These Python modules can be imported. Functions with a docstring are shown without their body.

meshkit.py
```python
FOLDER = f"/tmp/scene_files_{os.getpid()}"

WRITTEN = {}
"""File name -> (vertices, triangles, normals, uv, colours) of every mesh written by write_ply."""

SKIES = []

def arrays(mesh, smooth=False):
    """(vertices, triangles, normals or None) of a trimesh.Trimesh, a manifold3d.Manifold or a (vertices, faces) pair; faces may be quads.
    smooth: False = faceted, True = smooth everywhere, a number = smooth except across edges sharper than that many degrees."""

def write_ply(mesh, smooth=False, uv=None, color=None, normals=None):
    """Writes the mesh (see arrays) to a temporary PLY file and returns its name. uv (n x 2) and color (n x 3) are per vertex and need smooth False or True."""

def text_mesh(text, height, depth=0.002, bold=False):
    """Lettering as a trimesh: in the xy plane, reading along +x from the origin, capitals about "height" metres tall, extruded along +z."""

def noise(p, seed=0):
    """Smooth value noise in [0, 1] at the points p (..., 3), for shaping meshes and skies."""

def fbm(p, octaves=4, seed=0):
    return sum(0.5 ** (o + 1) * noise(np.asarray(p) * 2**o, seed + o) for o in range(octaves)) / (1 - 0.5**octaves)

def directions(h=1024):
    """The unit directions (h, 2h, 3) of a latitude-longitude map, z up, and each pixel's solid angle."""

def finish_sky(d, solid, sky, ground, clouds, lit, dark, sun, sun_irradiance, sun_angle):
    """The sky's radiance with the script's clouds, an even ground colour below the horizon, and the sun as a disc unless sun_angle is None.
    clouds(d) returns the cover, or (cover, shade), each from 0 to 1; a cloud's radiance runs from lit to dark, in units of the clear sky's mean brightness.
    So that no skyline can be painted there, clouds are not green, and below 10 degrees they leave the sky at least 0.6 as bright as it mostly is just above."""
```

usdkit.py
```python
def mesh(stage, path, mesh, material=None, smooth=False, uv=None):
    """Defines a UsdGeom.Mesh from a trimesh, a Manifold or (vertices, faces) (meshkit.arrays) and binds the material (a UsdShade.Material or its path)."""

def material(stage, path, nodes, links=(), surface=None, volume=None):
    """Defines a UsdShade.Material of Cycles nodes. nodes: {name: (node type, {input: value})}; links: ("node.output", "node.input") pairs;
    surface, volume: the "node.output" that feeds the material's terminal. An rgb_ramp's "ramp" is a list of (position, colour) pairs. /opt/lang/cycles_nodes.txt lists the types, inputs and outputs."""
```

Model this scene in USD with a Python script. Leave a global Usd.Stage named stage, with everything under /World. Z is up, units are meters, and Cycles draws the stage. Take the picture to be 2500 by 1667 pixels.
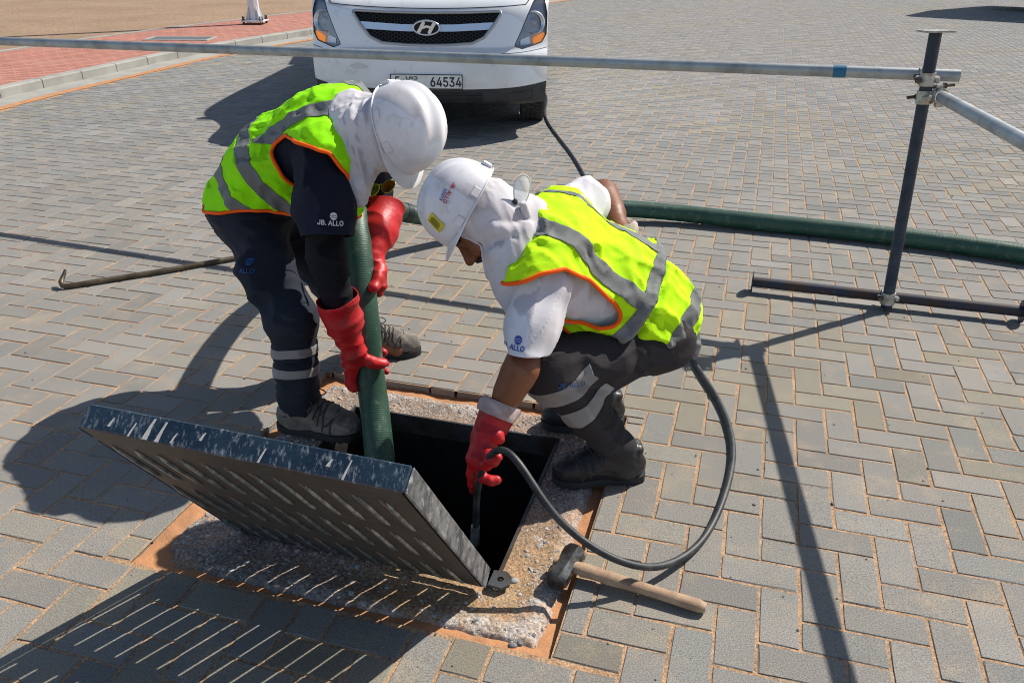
import math, random
import numpy as np, trimesh, shapely, usdkit, meshkit
from shapely.geometry import Polygon, box as sbox, LineString
from shapely import affinity
from scipy.spatial import cKDTree
from pxr import Usd, UsdGeom, UsdLux, UsdShade, Gf, Sdf, Vt

stage = Usd.Stage.CreateInMemory()
UsdGeom.Xform.Define(stage, '/World')
stage.SetDefaultPrim(stage.GetPrimAtPath('/World'))
rng = np.random.default_rng(7)
random.seed(7)

# ------------------------------------------------------------------ camera, sky, sun, exposure
PITCH, ROLL, CAM_H, FOCAL = 0.458398, 0.005069, 1.52138, 29.103
EXPOSURE = 0.36
SUN_AZ, SUN_EL = math.radians(57.9), math.radians(46.7)
SUN_I, SKY_S = 1.25, 0.087
_r, _u, _f = np.array([1., 0, 0]), np.array([0, math.sin(PITCH), math.cos(PITCH)]), np.array([0, math.cos(PITCH), -math.sin(PITCH)])
_r, _u = _r * math.cos(ROLL) + _u * math.sin(ROLL), _u * math.cos(ROLL) - _r * math.sin(ROLL)
cam = UsdGeom.Camera.Define(stage, '/World/camera')
cam.CreateHorizontalApertureAttr(36.0); cam.CreateVerticalApertureAttr(36.0 * 682 / 1024); cam.CreateFocalLengthAttr(FOCAL)
cam.CreateClippingRangeAttr((0.05, 2000.0)); cam.CreateExposureAttr(EXPOSURE)
cam.AddTransformOp().Set(Gf.Matrix4d(*[float(v) for row in ((*_r, 0), (*_u, 0), (*-_f, 0), (0, 0, CAM_H, 1)) for v in row]))
SUN = np.array([math.cos(SUN_EL) * math.sin(SUN_AZ), math.cos(SUN_EL) * math.cos(SUN_AZ), math.sin(SUN_EL)])
sky = UsdLux.DomeLight.Define(stage, '/World/sky')
sky.GetPrim().SetCustomDataByKey('kind', 'structure'); sky.GetPrim().SetCustomDataByKey('label', 'clear desert sky'); 
sm = usdkit.material(stage, '/World/Looks/sky', {'sky': ('sky_texture', {'sky_type': 'single_scattering', 'sun_disc': False, 'sun_elevation': SUN_EL, 'sun_rotation': SUN_AZ, 'aerosol_density': 1.0}),
     'bg': ('background_shader', {'strength': SKY_S})}, [('sky.color', 'bg.color')], surface='bg.background')
UsdShade.MaterialBindingAPI.Apply(sky.GetPrim()).Bind(sm)
sun = UsdLux.DistantLight.Define(stage, '/World/sun')
sun.CreateNormalizeAttr(True); sun.CreateIntensityAttr(SUN_I); sun.CreateAngleAttr(0.53); sun.CreateColorAttr(Gf.Vec3f(1.0, 0.95, 0.87))
_x = np.cross([0, 0, 1], SUN); _x /= np.linalg.norm(_x); _y = np.cross(SUN, _x)
sun.AddTransformOp().Set(Gf.Matrix4d(*[float(v) for row in ((*_x, 0), (*_y, 0), (*SUN, 0), (0, 0, 20, 1)) for v in row]))

# ------------------------------------------------------------------ materials
LOOKS = {}
def mat(name, col, rough=0.6, metal=0.0, col2=None, nscale=6.0, detail=4, lo=0.4, hi=0.65, bump=0.0, bscale=150.0, grain=0.0, gscale=400.0, coat=0.0, spec=0.5, rough2=None, tint=None, dirt=None, dscale=9.0, dlo=0.5, dhi=0.72, sheen=0.0, stretch=None, emis=None, bdist=0.002, alpha=None, aniso_dirt=None):
    """principled material: col mixed towards col2 by a noise, optional dirt layer, fine grain and bump; tint = name of a colour primvar used as base"""
    n = {'geo': ('geometry', {}), 'p': ('principled_bsdf', {'base_color': col, 'roughness': rough, 'metallic': metal, 'coat_weight': coat, 'coat_roughness': 0.08, 'specular_ior_level': spec, 'sheen_weight': sheen})}
    l = []; cur = None
    pos = 'geo.position'
    if stretch is not None:
        n['map'] = ('mapping', {'scale': stretch}); l.append(('geo.position', 'map.vector')); pos = 'map.vector'
    if tint:
        n['att'] = ('attribute', {'attribute': tint}); cur = 'att.color'
    if col2 is not None:
        n['n1'] = ('noise_texture', {'scale': nscale, 'detail': float(detail), 'roughness': 0.6}); l.append((pos, 'n1.vector'))
        n['r1'] = ('map_range', {'from_min': lo, 'from_max': hi, 'clamp': True}); l.append(('n1.fac', 'r1.value'))
        n['m1'] = ('mix_color', {'a': col, 'b': col2}); l.append(('r1.result', 'm1.fac'))
        if cur: l.append((cur, 'm1.a'))
        cur = 'm1.result'
    if dirt is not None:
        n['n2'] = ('noise_texture', {'scale': dscale, 'detail': 6.0, 'roughness': 0.7})
        if aniso_dirt is not None:
            n['map2'] = ('mapping', {'scale': aniso_dirt}); l += [('geo.position', 'map2.vector'), ('map2.vector', 'n2.vector')]
        else: l.append(('geo.position', 'n2.vector'))
        n['r2'] = ('map_range', {'from_min': dlo, 'from_max': dhi, 'clamp': True}); l.append(('n2.fac', 'r2.value'))
        n['m2'] = ('mix_color', {'a': col, 'b': dirt}); l.append(('r2.result', 'm2.fac'))
        if cur: l.append((cur, 'm2.a'))
        cur = 'm2.result'
        if rough2 is not None:
            n['rr'] = ('mix_float', {'a': rough, 'b': rough2}); l += [('r2.result', 'rr.fac'), ('rr.result', 'p.roughness')]
    if grain:
        n['n3'] = ('noise_texture', {'scale': gscale, 'detail': 3.0, 'roughness': 0.7}); l.append(('geo.position', 'n3.vector'))
        n['r3'] = ('map_range', {'from_min': 0.3, 'from_max': 0.7, 'to_min': 1 - grain, 'to_max': 1 + grain}); l.append(('n3.fac', 'r3.value'))
        n['m3'] = ('vector_math', {'math_type': 'scale', 'vector1': col}); l.append(('r3.result', 'm3.scale'))
        if cur: l.append((cur, 'm3.vector1'))
        cur = 'm3.vector'
    if cur: l.append((cur, 'p.base_color'))
    if bump:
        n['nb'] = ('noise_texture', {'scale': bscale, 'detail': 4.0, 'roughness': 0.65}); l.append((pos, 'nb.vector'))
        n['b'] = ('bump', {'strength': bump, 'distance': bdist}); l += [('nb.fac', 'b.height'), ('b.normal', 'p.normal')]
    if emis: n['p'][1]['emission_color'] = emis[0]; n['p'][1]['emission_strength'] = emis[1]
    LOOKS[name] = usdkit.material(stage, '/World/Looks/' + name, n, l, surface='p.BSDF')
    return LOOKS[name]

mat('paver', (.27, .262, .245), .88, tint='tint', col2=(.185, .18, .16), nscale=1.9, lo=.46, hi=.85, grain=.48, gscale=260, bump=.7, bscale=260, bdist=.002, spec=.2, dirt=(.40, .30, .20), dscale=6, dlo=.52, dhi=.95)
mat('joint_sand', (.46, .29, .17), .95, col2=(.32, .205, .125), nscale=9, grain=.55, gscale=170, bump=1.0, bscale=200, bdist=.004, spec=.1, dirt=(.30, .26, .21), dscale=3.5, dlo=.5, dhi=.75)
mat('bed_sand', (.47, .23, .11), .95, col2=(.37, .19, .10), nscale=11, grain=.2, gscale=300, bump=.6, bscale=130, bdist=.004, spec=.1)
mat('desert_sand', (.31, .215, .145), .95, col2=(.265, .18, .12), nscale=.8, grain=.25, gscale=30, bump=.6, bscale=14, bdist=.03, spec=.1)
mat('surround_concrete', (.36, .27, .18), .92, tint='tint', grain=.6, gscale=130, bump=1.0, bscale=120, bdist=.005, spec=.15, dirt=(.44, .25, .14), dscale=10, dlo=.52, dhi=.72)
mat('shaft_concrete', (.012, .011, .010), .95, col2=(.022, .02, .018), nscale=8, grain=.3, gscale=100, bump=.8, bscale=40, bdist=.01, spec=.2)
mat('frame_steel', (.07, .075, .08), .55, .6, col2=(.05, .035, .025), nscale=12, grain=.2, bump=.3)
mat('kerb_concrete', (.34, .335, .30), .9, col2=(.27, .26, .235), nscale=3, grain=.15, gscale=160, bump=.4, spec=.2)
mat('red_paver', (.40, .16, .12), .9, tint='tint', col2=(.40, .22, .17), nscale=1.2, lo=.5, hi=.85, grain=.15, gscale=150, bump=.3, spec=.2)
for k, (c, d) in enumerate([((.30, .29, .28), .0), ((.36, .29, .235), 0), ((.24, .235, .235), 0), ((.42, .41, .39), 0), ((.16, .155, .16), 0)]):
    mat('stone_%d' % k, c, .8, grain=.3, gscale=300, bump=.3, spec=.3)
mat('lid_paint', (.008, .020, .036), .30, .0, col2=(.026, .048, .072), nscale=9, lo=.4, hi=.7, dirt=(.26, .30, .33), dscale=120, dlo=.53, dhi=.74, rough2=.75, grain=.2, bump=.5, bscale=180, bdist=.0015, aniso_dirt=(.9, .35, .35))
mat('lid_worn', (.20, .205, .205), .5, .3, col2=(.06, .07, .08), nscale=22, lo=.42, hi=.62, dirt=(.42, .42, .41), dscale=90, dlo=.54, dhi=.68, grain=.3, bump=.5, bscale=180, bdist=.0015, aniso_dirt=(1, .5, .3))
mat('lid_plate', (.040, .034, .027), .55, .2, col2=(.058, .045, .033), nscale=9, dirt=(.06, .06, .06), dscale=30, grain=.2, bump=.4, bscale=220, bdist=.001)
mat('lid_bar', (.11, .16, .18), .26, .55, col2=(.34, .39, .40), nscale=40, dirt=(.20, .085, .05), dscale=16, dlo=.63, dhi=.72, bump=.4, bscale=200, bdist=.001)
mat('galvanised', (.36, .385, .39), .48, .55, col2=(.22, .235, .235), nscale=10, lo=.45, hi=.7, dirt=(.30, .23, .15), dscale=22, dlo=.6, dhi=.75, rough2=.8, bump=.25, bscale=120, bdist=.001)
mat('tube_blue', (.010, .020, .040), .48, .25, col2=(.028, .042, .06), nscale=14, dirt=(.25, .25, .25), dscale=55, dlo=.66, dhi=.72, rough2=.7, bump=.3, bscale=150, bdist=.001)
mat('tube_rust', (.05, .03, .022), .7, .2, col2=(.02, .03, .055), nscale=10, dirt=(.14, .06, .03), dscale=30, dlo=.6, dhi=.7, bump=.3)
mat('coupler', (.45, .45, .42), .42, .8, col2=(.25, .23, .2), nscale=30, dirt=(.14, .09, .06), dscale=50, dlo=.58, dhi=.7, bump=.3)
mat('blue_tape', (.01, .12, .22), .5)
mat('hose_green', (.014, .052, .032), .45, col2=(.032, .082, .055), nscale=5, lo=.40, hi=.7, dirt=(.17, .22, .17), dscale=24, dlo=.55, dhi=.85, rough2=.75, bump=.25, bscale=120, spec=.45)
mat('rubber', (.011, .013, .014), .5, col2=(.04, .042, .042), nscale=20, dirt=(.09, .085, .075), dscale=40, dlo=.58, dhi=.75, bump=.3, bscale=200, bdist=.001)
mat('hammer_steel', (.12, .12, .12), .38, .85, col2=(.04, .035, .03), nscale=25, lo=.4, hi=.62, bump=.4, bscale=100)
mat('hammer_wood', (.40, .27, .165), .65, col2=(.27, .165, .10), nscale=18, stretch=(1, 1, 1), dirt=(.10, .08, .07), dscale=14, dlo=.62, dhi=.78, grain=.15, gscale=250, bump=.3)
mat('bar_steel', (.07, .055, .035), .5, .6, col2=(.14, .11, .07), nscale=20, dirt=(.30, .28, .25), dscale=40, dlo=.62, dhi=.72, bump=.3)
mat('van_white', (.70, .72, .74), .22, coat=.7, col2=(.62, .61, .59), nscale=3, lo=.5, hi=.8, dirt=(.40, .35, .30), dscale=9, dlo=.58, dhi=.95, spec=.5)
mat('van_black', (.016, .017, .019), .55, col2=(.03, .03, .03), nscale=9, bump=.2, bscale=300)
mat('black_gap', (.006, .006, .007), .8)
mat('grille_black', (.010, .010, .011), .4)
mat('chrome', (.70, .73, .78), .28, .85)
mat('chrome_satin', (.42, .43, .44), .35, .9)
mat('lamp_grey', (.52, .54, .57), .3, .25)
mat('amber', (.9, .28, .02), .3, emis=((1.0, .32, .03), .35))
mat('plate_white', (.72, .72, .68), .5, col2=(.6, .59, .55), nscale=12)
mat('plate_black', (.012, .012, .012), .5)
mat('tyre', (.016, .016, .016), .8, col2=(.05, .045, .04), nscale=14, bump=.3)
mat('car_dark', (.012, .013, .016), .25, coat=.8)
mat('hivis_lime', (.30, .84, .004), .8, col2=(.27, .76, .004), nscale=5, grain=.05, gscale=900, bump=.3, bscale=600, bdist=.0006, spec=.15, dirt=(.24, .30, .03), dscale=7, dlo=.58, dhi=.95)
mat('hivis_yellow', (.50, .88, .008), .8, col2=(.46, .80, .008), nscale=5, grain=.05, gscale=900, bump=.3, bscale=600, bdist=.0006, spec=.15, dirt=(.24, .30, .03), dscale=7, dlo=.58, dhi=.95)
mat('reflective', (.165, .175, .172), .72, 0, col2=(.13, .135, .132), nscale=9, bump=.25, bscale=120, bdist=.0015, spec=.3, dirt=(.10, .095, .08), dscale=14, dlo=.56, dhi=.8)
mat('reflective_dirty', (.27, .26, .25), .7, col2=(.20, .19, .18), nscale=9, bump=.3, bscale=80)
mat('orange_piping', (.95, .12, .008), .7, spec=.2)
mat('navy_shirt', (.010, .012, .024), .85, grain=.15, gscale=900, bump=.25, bscale=60, bdist=.004, spec=.2)
mat('navy_trousers', (.014, .018, .028), .85, col2=(.024, .029, .042), nscale=6, grain=.15, gscale=900, bump=.35, bscale=45, bdist=.005, spec=.2, dirt=(.06, .055, .05), dscale=6, dlo=.6, dhi=.9)
mat('grey_trousers', (.034, .031, .033), .9, col2=(.045, .04, .042), nscale=7, grain=.15, gscale=900, bump=.35, bscale=45, bdist=.005, spec=.15, dirt=(.075, .062, .055), dscale=7, dlo=.6, dhi=.9)
mat('black_sleeve', (.007, .007, .009), .85, spec=.2, bump=.3, bscale=70, bdist=.003)
mat('white_cotton', (.66, .65, .68), .85, col2=(.58, .56, .58), nscale=7, grain=.05, gscale=900, bump=.2, bscale=120, bdist=.002, spec=.2)
mat('scarf_cotton', (.58, .56, .585), .9, col2=(.50, .47, .48), nscale=8, grain=.06, gscale=900, bump=.2, bscale=160, bdist=.002, spec=.15)
mat('red_glove', (.50, .012, .016), .46, col2=(.38, .010, .014), nscale=12, dirt=(.17, .022, .02), dscale=22, dlo=.55, dhi=.75, bump=.5, bscale=90, bdist=.002, spec=.45, rough2=.65)
mat('glove_pale', (.55, .45, .40), .8, col2=(.42, .33, .30), nscale=20, bump=.3)
mat('glove_cuff', (.50, .40, .37), .85, col2=(.36, .27, .25), nscale=22, bump=.4, bscale=90)
mat('helmet_white', (.69, .685, .71), .34, col2=(.58, .56, .575), nscale=7, dirt=(.34, .29, .25), dscale=19, dlo=.54, dhi=.85, rough2=.6, bump=.08, bscale=40, spec=.5)
mat('skin', (.21, .078, .034), .5, col2=(.165, .058, .025), nscale=20, bump=.25, bscale=250, bdist=.001, spec=.4)
mat('hair', (.008, .006, .005), .6)
mat('lip', (.17, .06, .045), .45)
mat('boot_suede', (.13, .115, .097), .9, col2=(.23, .205, .175), nscale=14, lo=.42, hi=.66, dirt=(.06, .055, .05), dscale=22, grain=.25, gscale=300, bump=.5, bscale=120, bdist=.003)
mat('boot_black', (.010, .010, .011), .42, col2=(.035, .032, .028), nscale=20, lo=.5, hi=.8, bump=.3, bscale=100, bdist=.002)
mat('sole', (.012, .012, .012), .75, bump=.3)
mat('lace', (.035, .033, .025), .8)
mat('white_print', (.75, .75, .74), .7)
mat('blue_print', (.03, .06, .30), .6)
mat('dim_blue_print', (.01, .07, .22), .6)
mat('red_print', (.45, .03, .05), .6)
mat('yellow_label', (.62, .52, .01), .55)
mat('gold', (.55, .42, .16), .25, 1.0)
mat('dark_lens', (.05, .035, .012), .08, coat=1.0)
mat('black_plastic', (.012, .012, .014), .4)
mat('white_metal', (.62, .64, .66), .35, .1)
mat('dark_cover', (.10, .11, .12), .7, grain=.2, gscale=60)
def glass(name, tint, mixf=None):
    n = {'t': ('transparent_bsdf', {'color': tint}), 'g': ('glossy_bsdf', {'color': (1, 1, 1), 'roughness': .04}), 'f': ('fresnel', {'IOR': 1.5}), 'm': ('mix_closure', {})}
    l = [('f.fac', 'm.fac'), ('t.BSDF', 'm.closure1'), ('g.BSDF', 'm.closure2')]
    LOOKS[name] = usdkit.material(stage, '/World/Looks/' + name, n, l, surface='m.closure')
glass('lamp_glass', (.95, .96, .98))
mat('clear_plastic', (.75, .76, .74), .2)
LOOKS['clear_plastic'] = usdkit.material(stage, '/World/Looks/clear_sheet', {'t': ('transparent_bsdf', {'color': (.95, .96, .95)}), 'd': ('principled_bsdf', {'base_color': (.78, .79, .78), 'roughness': .15}), 'm': ('mix_closure', {'fac': .45})}, [('t.BSDF', 'm.closure1'), ('d.BSDF', 'm.closure2')], surface='m.closure'); glass('window_glass', (.30, .33, .34))

# ------------------------------------------------------------------ scene helpers
COUNT = {}
def number(parent, name):
    k = COUNT.get((parent, name), 0); COUNT[(parent, name)] = k + 1
    return name if k == 0 else '%s_%03d' % (name, k)
def tag(prim, label=None, cat=None, group=None, kind=None):
    for k, v in (('label', label), ('category', cat), ('group', group), ('kind', kind)):
        if v: prim.SetCustomDataByKey(k, v)
def put(path, mesh, m, smooth=False, tint=None):
    p = usdkit.mesh(stage, path, mesh, LOOKS[m], smooth)
    if tint is not None:
        UsdGeom.PrimvarsAPI(p).CreatePrimvar('tint', Sdf.ValueTypeNames.Color3fArray, 'vertex').Set(Vt.Vec3fArray.FromNumpy(np.asarray(tint, np.float32)))
    return p.GetPrim()
class Thing:
    def __init__(self, name, label=None, cat=None, base=(0, 0, 0), group=None, kind=None):
        self.path = '/World/' + number('/World', name); self.base = np.array(base, float)
        x = UsdGeom.Xform.Define(stage, self.path); x.AddTranslateOp().Set(Gf.Vec3d(*map(float, base)))
        self.prim = x.GetPrim(); tag(self.prim, label, cat, group, kind)
    def add(self, name, mesh, m, smooth=False, parent=None, label=None, kind=None, tint=None):
        v, f, n = meshkit.arrays(mesh, False)
        par = parent or self.path
        path = par + '/' + number(par, name)
        p = put(path, trimesh.Trimesh(v - self.base, f, process=False), m, smooth, tint)
        tag(p, label, None, None, kind)
        return path
    def group(self, name, label=None):
        path = self.path + '/' + number(self.path, name); x = UsdGeom.Xform.Define(stage, path); tag(x.GetPrim(), label); return path
def solo(name, mesh, m, label=None, cat=None, group=None, kind=None, smooth=False, tint=None):
    p = put('/World/' + number('/World', name), mesh, m, smooth, tint); tag(p, label, cat, group, kind); return p

# ------------------------------------------------------------------ mesh helpers
def cat(ms): return trimesh.util.concatenate([m for m in ms if m is not None])
def unit(v): v = np.asarray(v, float); return v / np.linalg.norm(v)
def frame(z, hint=(0, 0, 1)):
    z = unit(z); h = np.array(hint, float)
    if abs(h @ z) > .95: h = np.array([1., 0, 0])
    x = unit(np.cross(h, z)); return x, np.cross(z, x), z
def sweep(pts, r, n=12, caps=True, squash=None, hint=(0, 0, 1)):
    """tube along a polyline with radius r (number or per point); parallel-transport frames"""
    p = np.asarray(pts, float); r = np.broadcast_to(r, (len(p),)).astype(float)
    t = np.gradient(p, axis=0); t /= np.linalg.norm(t, axis=1, keepdims=True) + 1e-12
    x, y, _ = frame(t[0], hint); X = [x]
    for i in range(1, len(p)):
        x = X[-1] - t[i] * (X[-1] @ t[i]); X.append(unit(x))
    X = np.array(X); Y = np.cross(t, X); a = np.arange(n) * 2 * np.pi / n
    s = (1, 1) if squash is None else squash
    v = p[:, None] + r[:, None, None] * (s[0] * np.cos(a)[None, :, None] * X[:, None] + s[1] * np.sin(a)[None, :, None] * Y[:, None])
    v = v.reshape(-1, 3); i, j = np.meshgrid(np.arange(len(p) - 1), np.arange(n), indexing='ij')
    q = np.stack([i * n + j, i * n + (j + 1) % n, (i + 1) * n + (j + 1) % n, (i + 1) * n + j], -1).reshape(-1, 4)
    f = np.vstack([q[:, [0, 1, 2]], q[:, [0, 2, 3]]])
    if caps:
        c0, c1 = len(v), len(v) + 1; v = np.vstack([v, p[0], p[-1]]); k = np.arange(n); b = (len(p) - 1) * n
        f = np.vstack([f, np.stack([np.full(n, c0), (k + 1) % n, k], 1), np.stack([np.full(n, c1), b + k, b + (k + 1) % n], 1)])
    return trimesh.Trimesh(v, f, process=False)
def spline(pts, n=60, closed=False):
    from scipy.interpolate import CubicSpline
    p = np.asarray(pts, float)
    if closed: p = np.vstack([p, p[:1]])
    d = np.concatenate([[0], np.cumsum(np.linalg.norm(np.diff(p, axis=0), axis=1) ** .7)])
    cs = CubicSpline(d, p, bc_type='periodic' if closed else 'not-a-knot' if len(p) > 3 else 'natural')
    q = cs(np.linspace(0, d[-1], n * 8)); s = np.concatenate([[0], np.cumsum(np.linalg.norm(np.diff(q, axis=0), axis=1))])
    w = np.linspace(0, s[-1], n); return np.stack([np.interp(w, s, q[:, k]) for k in range(q.shape[1])], 1)
def tube(a, b, ro, ri=None, n=28):
    """straight tube with open bore when ri is given"""
    x, y, z = frame(np.asarray(b, float) - a); L = np.linalg.norm(np.asarray(b, float) - a)
    if ri: m = trimesh.creation.annulus(ri, ro, L, sections=n)
    else: m = trimesh.creation.cylinder(ro, L, sections=n)
    m.apply_translation([0, 0, L / 2]); T = np.eye(4); T[:3, 0], T[:3, 1], T[:3, 2], T[:3, 3] = x, y, z, a
    m.apply_transform(T); return m
def place(m, x, y, z, o):
    T = np.eye(4); T[:3, 0], T[:3, 1], T[:3, 2], T[:3, 3] = x, y, z, o
    m = m.copy(); m.apply_transform(T); return m
def rbox(sx, sy, sz, b=.004):
    """box with chamfered edges, centred"""
    m = trimesh.creation.box((sx, sy, sz)); hx, hy, hz = sx / 2, sy / 2, sz / 2
    pts = [[a * (hx - b * (k != 0)), c * (hy - b * (k != 1)), d * (hz - b * (k != 2))] for a in (-1, 1) for c in (-1, 1) for d in (-1, 1) for k in range(3)]
    return trimesh.convex.convex_hull(np.array(pts))
def disc(o, z, r, h, n=28, b=.0):
    x, y, z = frame(z)
    if b: pr = np.array([[0, 0], [r, 0], [r, h - b], [r - b, h], [0, h]]); m = trimesh.creation.revolve(pr, sections=n)
    else: m = trimesh.creation.cylinder(r, h, sections=n); m.apply_translation([0, 0, h / 2])
    return place(m, x, y, z, o)
def extrude(poly, h): return trimesh.creation.extrude_polygon(poly, h, engine='earcut') if poly.geom_type == 'Polygon' else cat([trimesh.creation.extrude_polygon(g, h, engine='earcut') for g in poly.geoms])
def flat(poly, z):
    gs = [poly] if poly.geom_type == 'Polygon' else list(poly.geoms)
    out = []
    for g in gs:
        v, f = trimesh.creation.triangulate_polygon(g, engine='earcut'); v = np.asarray(v)
        t = v[f]; ar = (t[:, 1, 0] - t[:, 0, 0]) * (t[:, 2, 1] - t[:, 0, 1]) - (t[:, 1, 1] - t[:, 0, 1]) * (t[:, 2, 0] - t[:, 0, 0])
        f = np.where((ar < 0)[:, None], f[:, ::-1], f)
        out.append(trimesh.Trimesh(np.column_stack([v, np.full(len(v), z)]), f, process=False))
    return cat(out)
def clip(m, s):
    """keeps the part of a triangle mesh where the per-vertex scalar s < 0, cutting triangles on the isoline"""
    v, f = np.asarray(m.vertices), np.asarray(m.faces); s = np.asarray(s, float); s = np.where(np.abs(s) < 1e-9, -1e-9, s)
    ins = s < 0; c = ins[f].sum(1); keep = [f[c == 3]]; nv = [v]; cache = {}; base = len(v); extra = []; tris = []
    def cut(a, b):
        k = (a, b) if a < b else (b, a)
        if k not in cache:
            t = s[k[0]] / (s[k[0]] - s[k[1]]); cache[k] = base + len(extra); extra.append(v[k[0]] + t * (v[k[1]] - v[k[0]]))
        return cache[k]
    for t in f[c == 1]:
        i = int(np.argmax(ins[t])); a, b, d = t[i], t[(i + 1) % 3], t[(i + 2) % 3]; tris.append([a, cut(a, b), cut(a, d)])
    for t in f[c == 2]:
        i = int(np.argmin(ins[t])); a, b, d = t[i], t[(i + 1) % 3], t[(i + 2) % 3]; p, q = cut(a, b), cut(a, d); tris += [[p, b, d], [p, d, q]]
    if extra: nv.append(np.array(extra))
    if tris: keep.append(np.array(tris))
    o = trimesh.Trimesh(np.vstack(nv), np.vstack(keep), process=False); o.remove_unreferenced_vertices(); return o
def loops(m):
    """ordered boundary loops of an open mesh, as vertex index lists"""
    f = np.asarray(m.faces); e = np.vstack([f[:, [0, 1]], f[:, [1, 2]], f[:, [2, 0]]])
    key = np.sort(e, 1); u, idx, cnt = np.unique(key, axis=0, return_index=True, return_counts=True)
    nxt = {}
    for a, b in e[idx[cnt == 1]]: nxt[a] = b
    out = []
    while nxt:
        a, b = nxt.popitem(); L = [a]
        while b in nxt and b != L[0]: L.append(b); b = nxt.pop(b)
        out.append(L)
    return out
def vnorm(m):
    v, f = np.asarray(m.vertices), np.asarray(m.faces); n = np.zeros_like(v); c = np.cross(v[f[:, 1]] - v[f[:, 0]], v[f[:, 2]] - v[f[:, 0]])
    for k in range(3): np.add.at(n, f[:, k], c)
    return n / np.maximum(np.linalg.norm(n, axis=1, keepdims=True), 1e-12)
def solidify(m, th, lift=0.0):
    """gives an open sheet a thickness th below its outer side, the outer side moved out by lift"""
    m = trimesh.Trimesh(m.vertices, m.faces, process=False); m.merge_vertices(); n = vnorm(m); v = np.asarray(m.vertices); f = np.asarray(m.faces); N = len(v)
    o = v + n * lift; i = o - n * th; F = [f, f[:, ::-1] + N]
    e = np.vstack([f[:, [0, 1]], f[:, [1, 2]], f[:, [2, 0]]]); u, idx, cnt = np.unique(np.sort(e, 1), axis=0, return_index=True, return_counts=True)
    b = e[idx[cnt == 1]]; F += [np.stack([b[:, 1], b[:, 0], b[:, 0] + N], 1), np.stack([b[:, 1], b[:, 0] + N, b[:, 1] + N], 1)]
    return trimesh.Trimesh(np.vstack([o, i]), np.vstack(F), process=False)
def noise(p, s, seed=0): return meshkit.noise(np.asarray(p) * s, seed) - .5
def fbm(p, s, seed=0, o=4): return meshkit.fbm(np.asarray(p) * s, o, seed) - .5
# ------------------------------------------------------------------ the lattice of the herringbone paving
LY, LX0, LY0, SA, SB = -0.281558, 0.633851, 1.969073, 0.0994225, 0.1005697
LC, LS = math.cos(LY), math.sin(LY)
def lat(a, b, z=0.0):
    a, b = np.asarray(a, float), np.asarray(b, float)
    return np.stack([LX0 + SB * b * LC + SA * a * LS, LY0 + SB * b * LS - SA * a * LC, np.zeros_like(a + b) + z], -1)
BED = (-4.42, 6.9, -15.2, -3.62)      # a0, a1, b0, b1 of the opening left in the paving round the manhole
PIT = (-2.3, 4.85, -13.0, -5.62)
GUT = spline([(-5.45, 2.5), (-5.05, 6.5), (-4.862, 8.0), (-4.69, 8.96), (-4.449, 9.95), (-4.12, 11.3), (-3.79, 12.25), (-3.19, 13.68), (-2.0, 16.2), (-.4, 19.4), (1.6, 22.8), (4, 26), (8, 30)], 240)
_t = np.gradient(GUT, axis=0); _t /= np.linalg.norm(_t, axis=1, keepdims=True); GN = np.stack([-_t[:, 1], _t[:, 0]], 1)
def off(d): return GUT + GN * d
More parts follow.
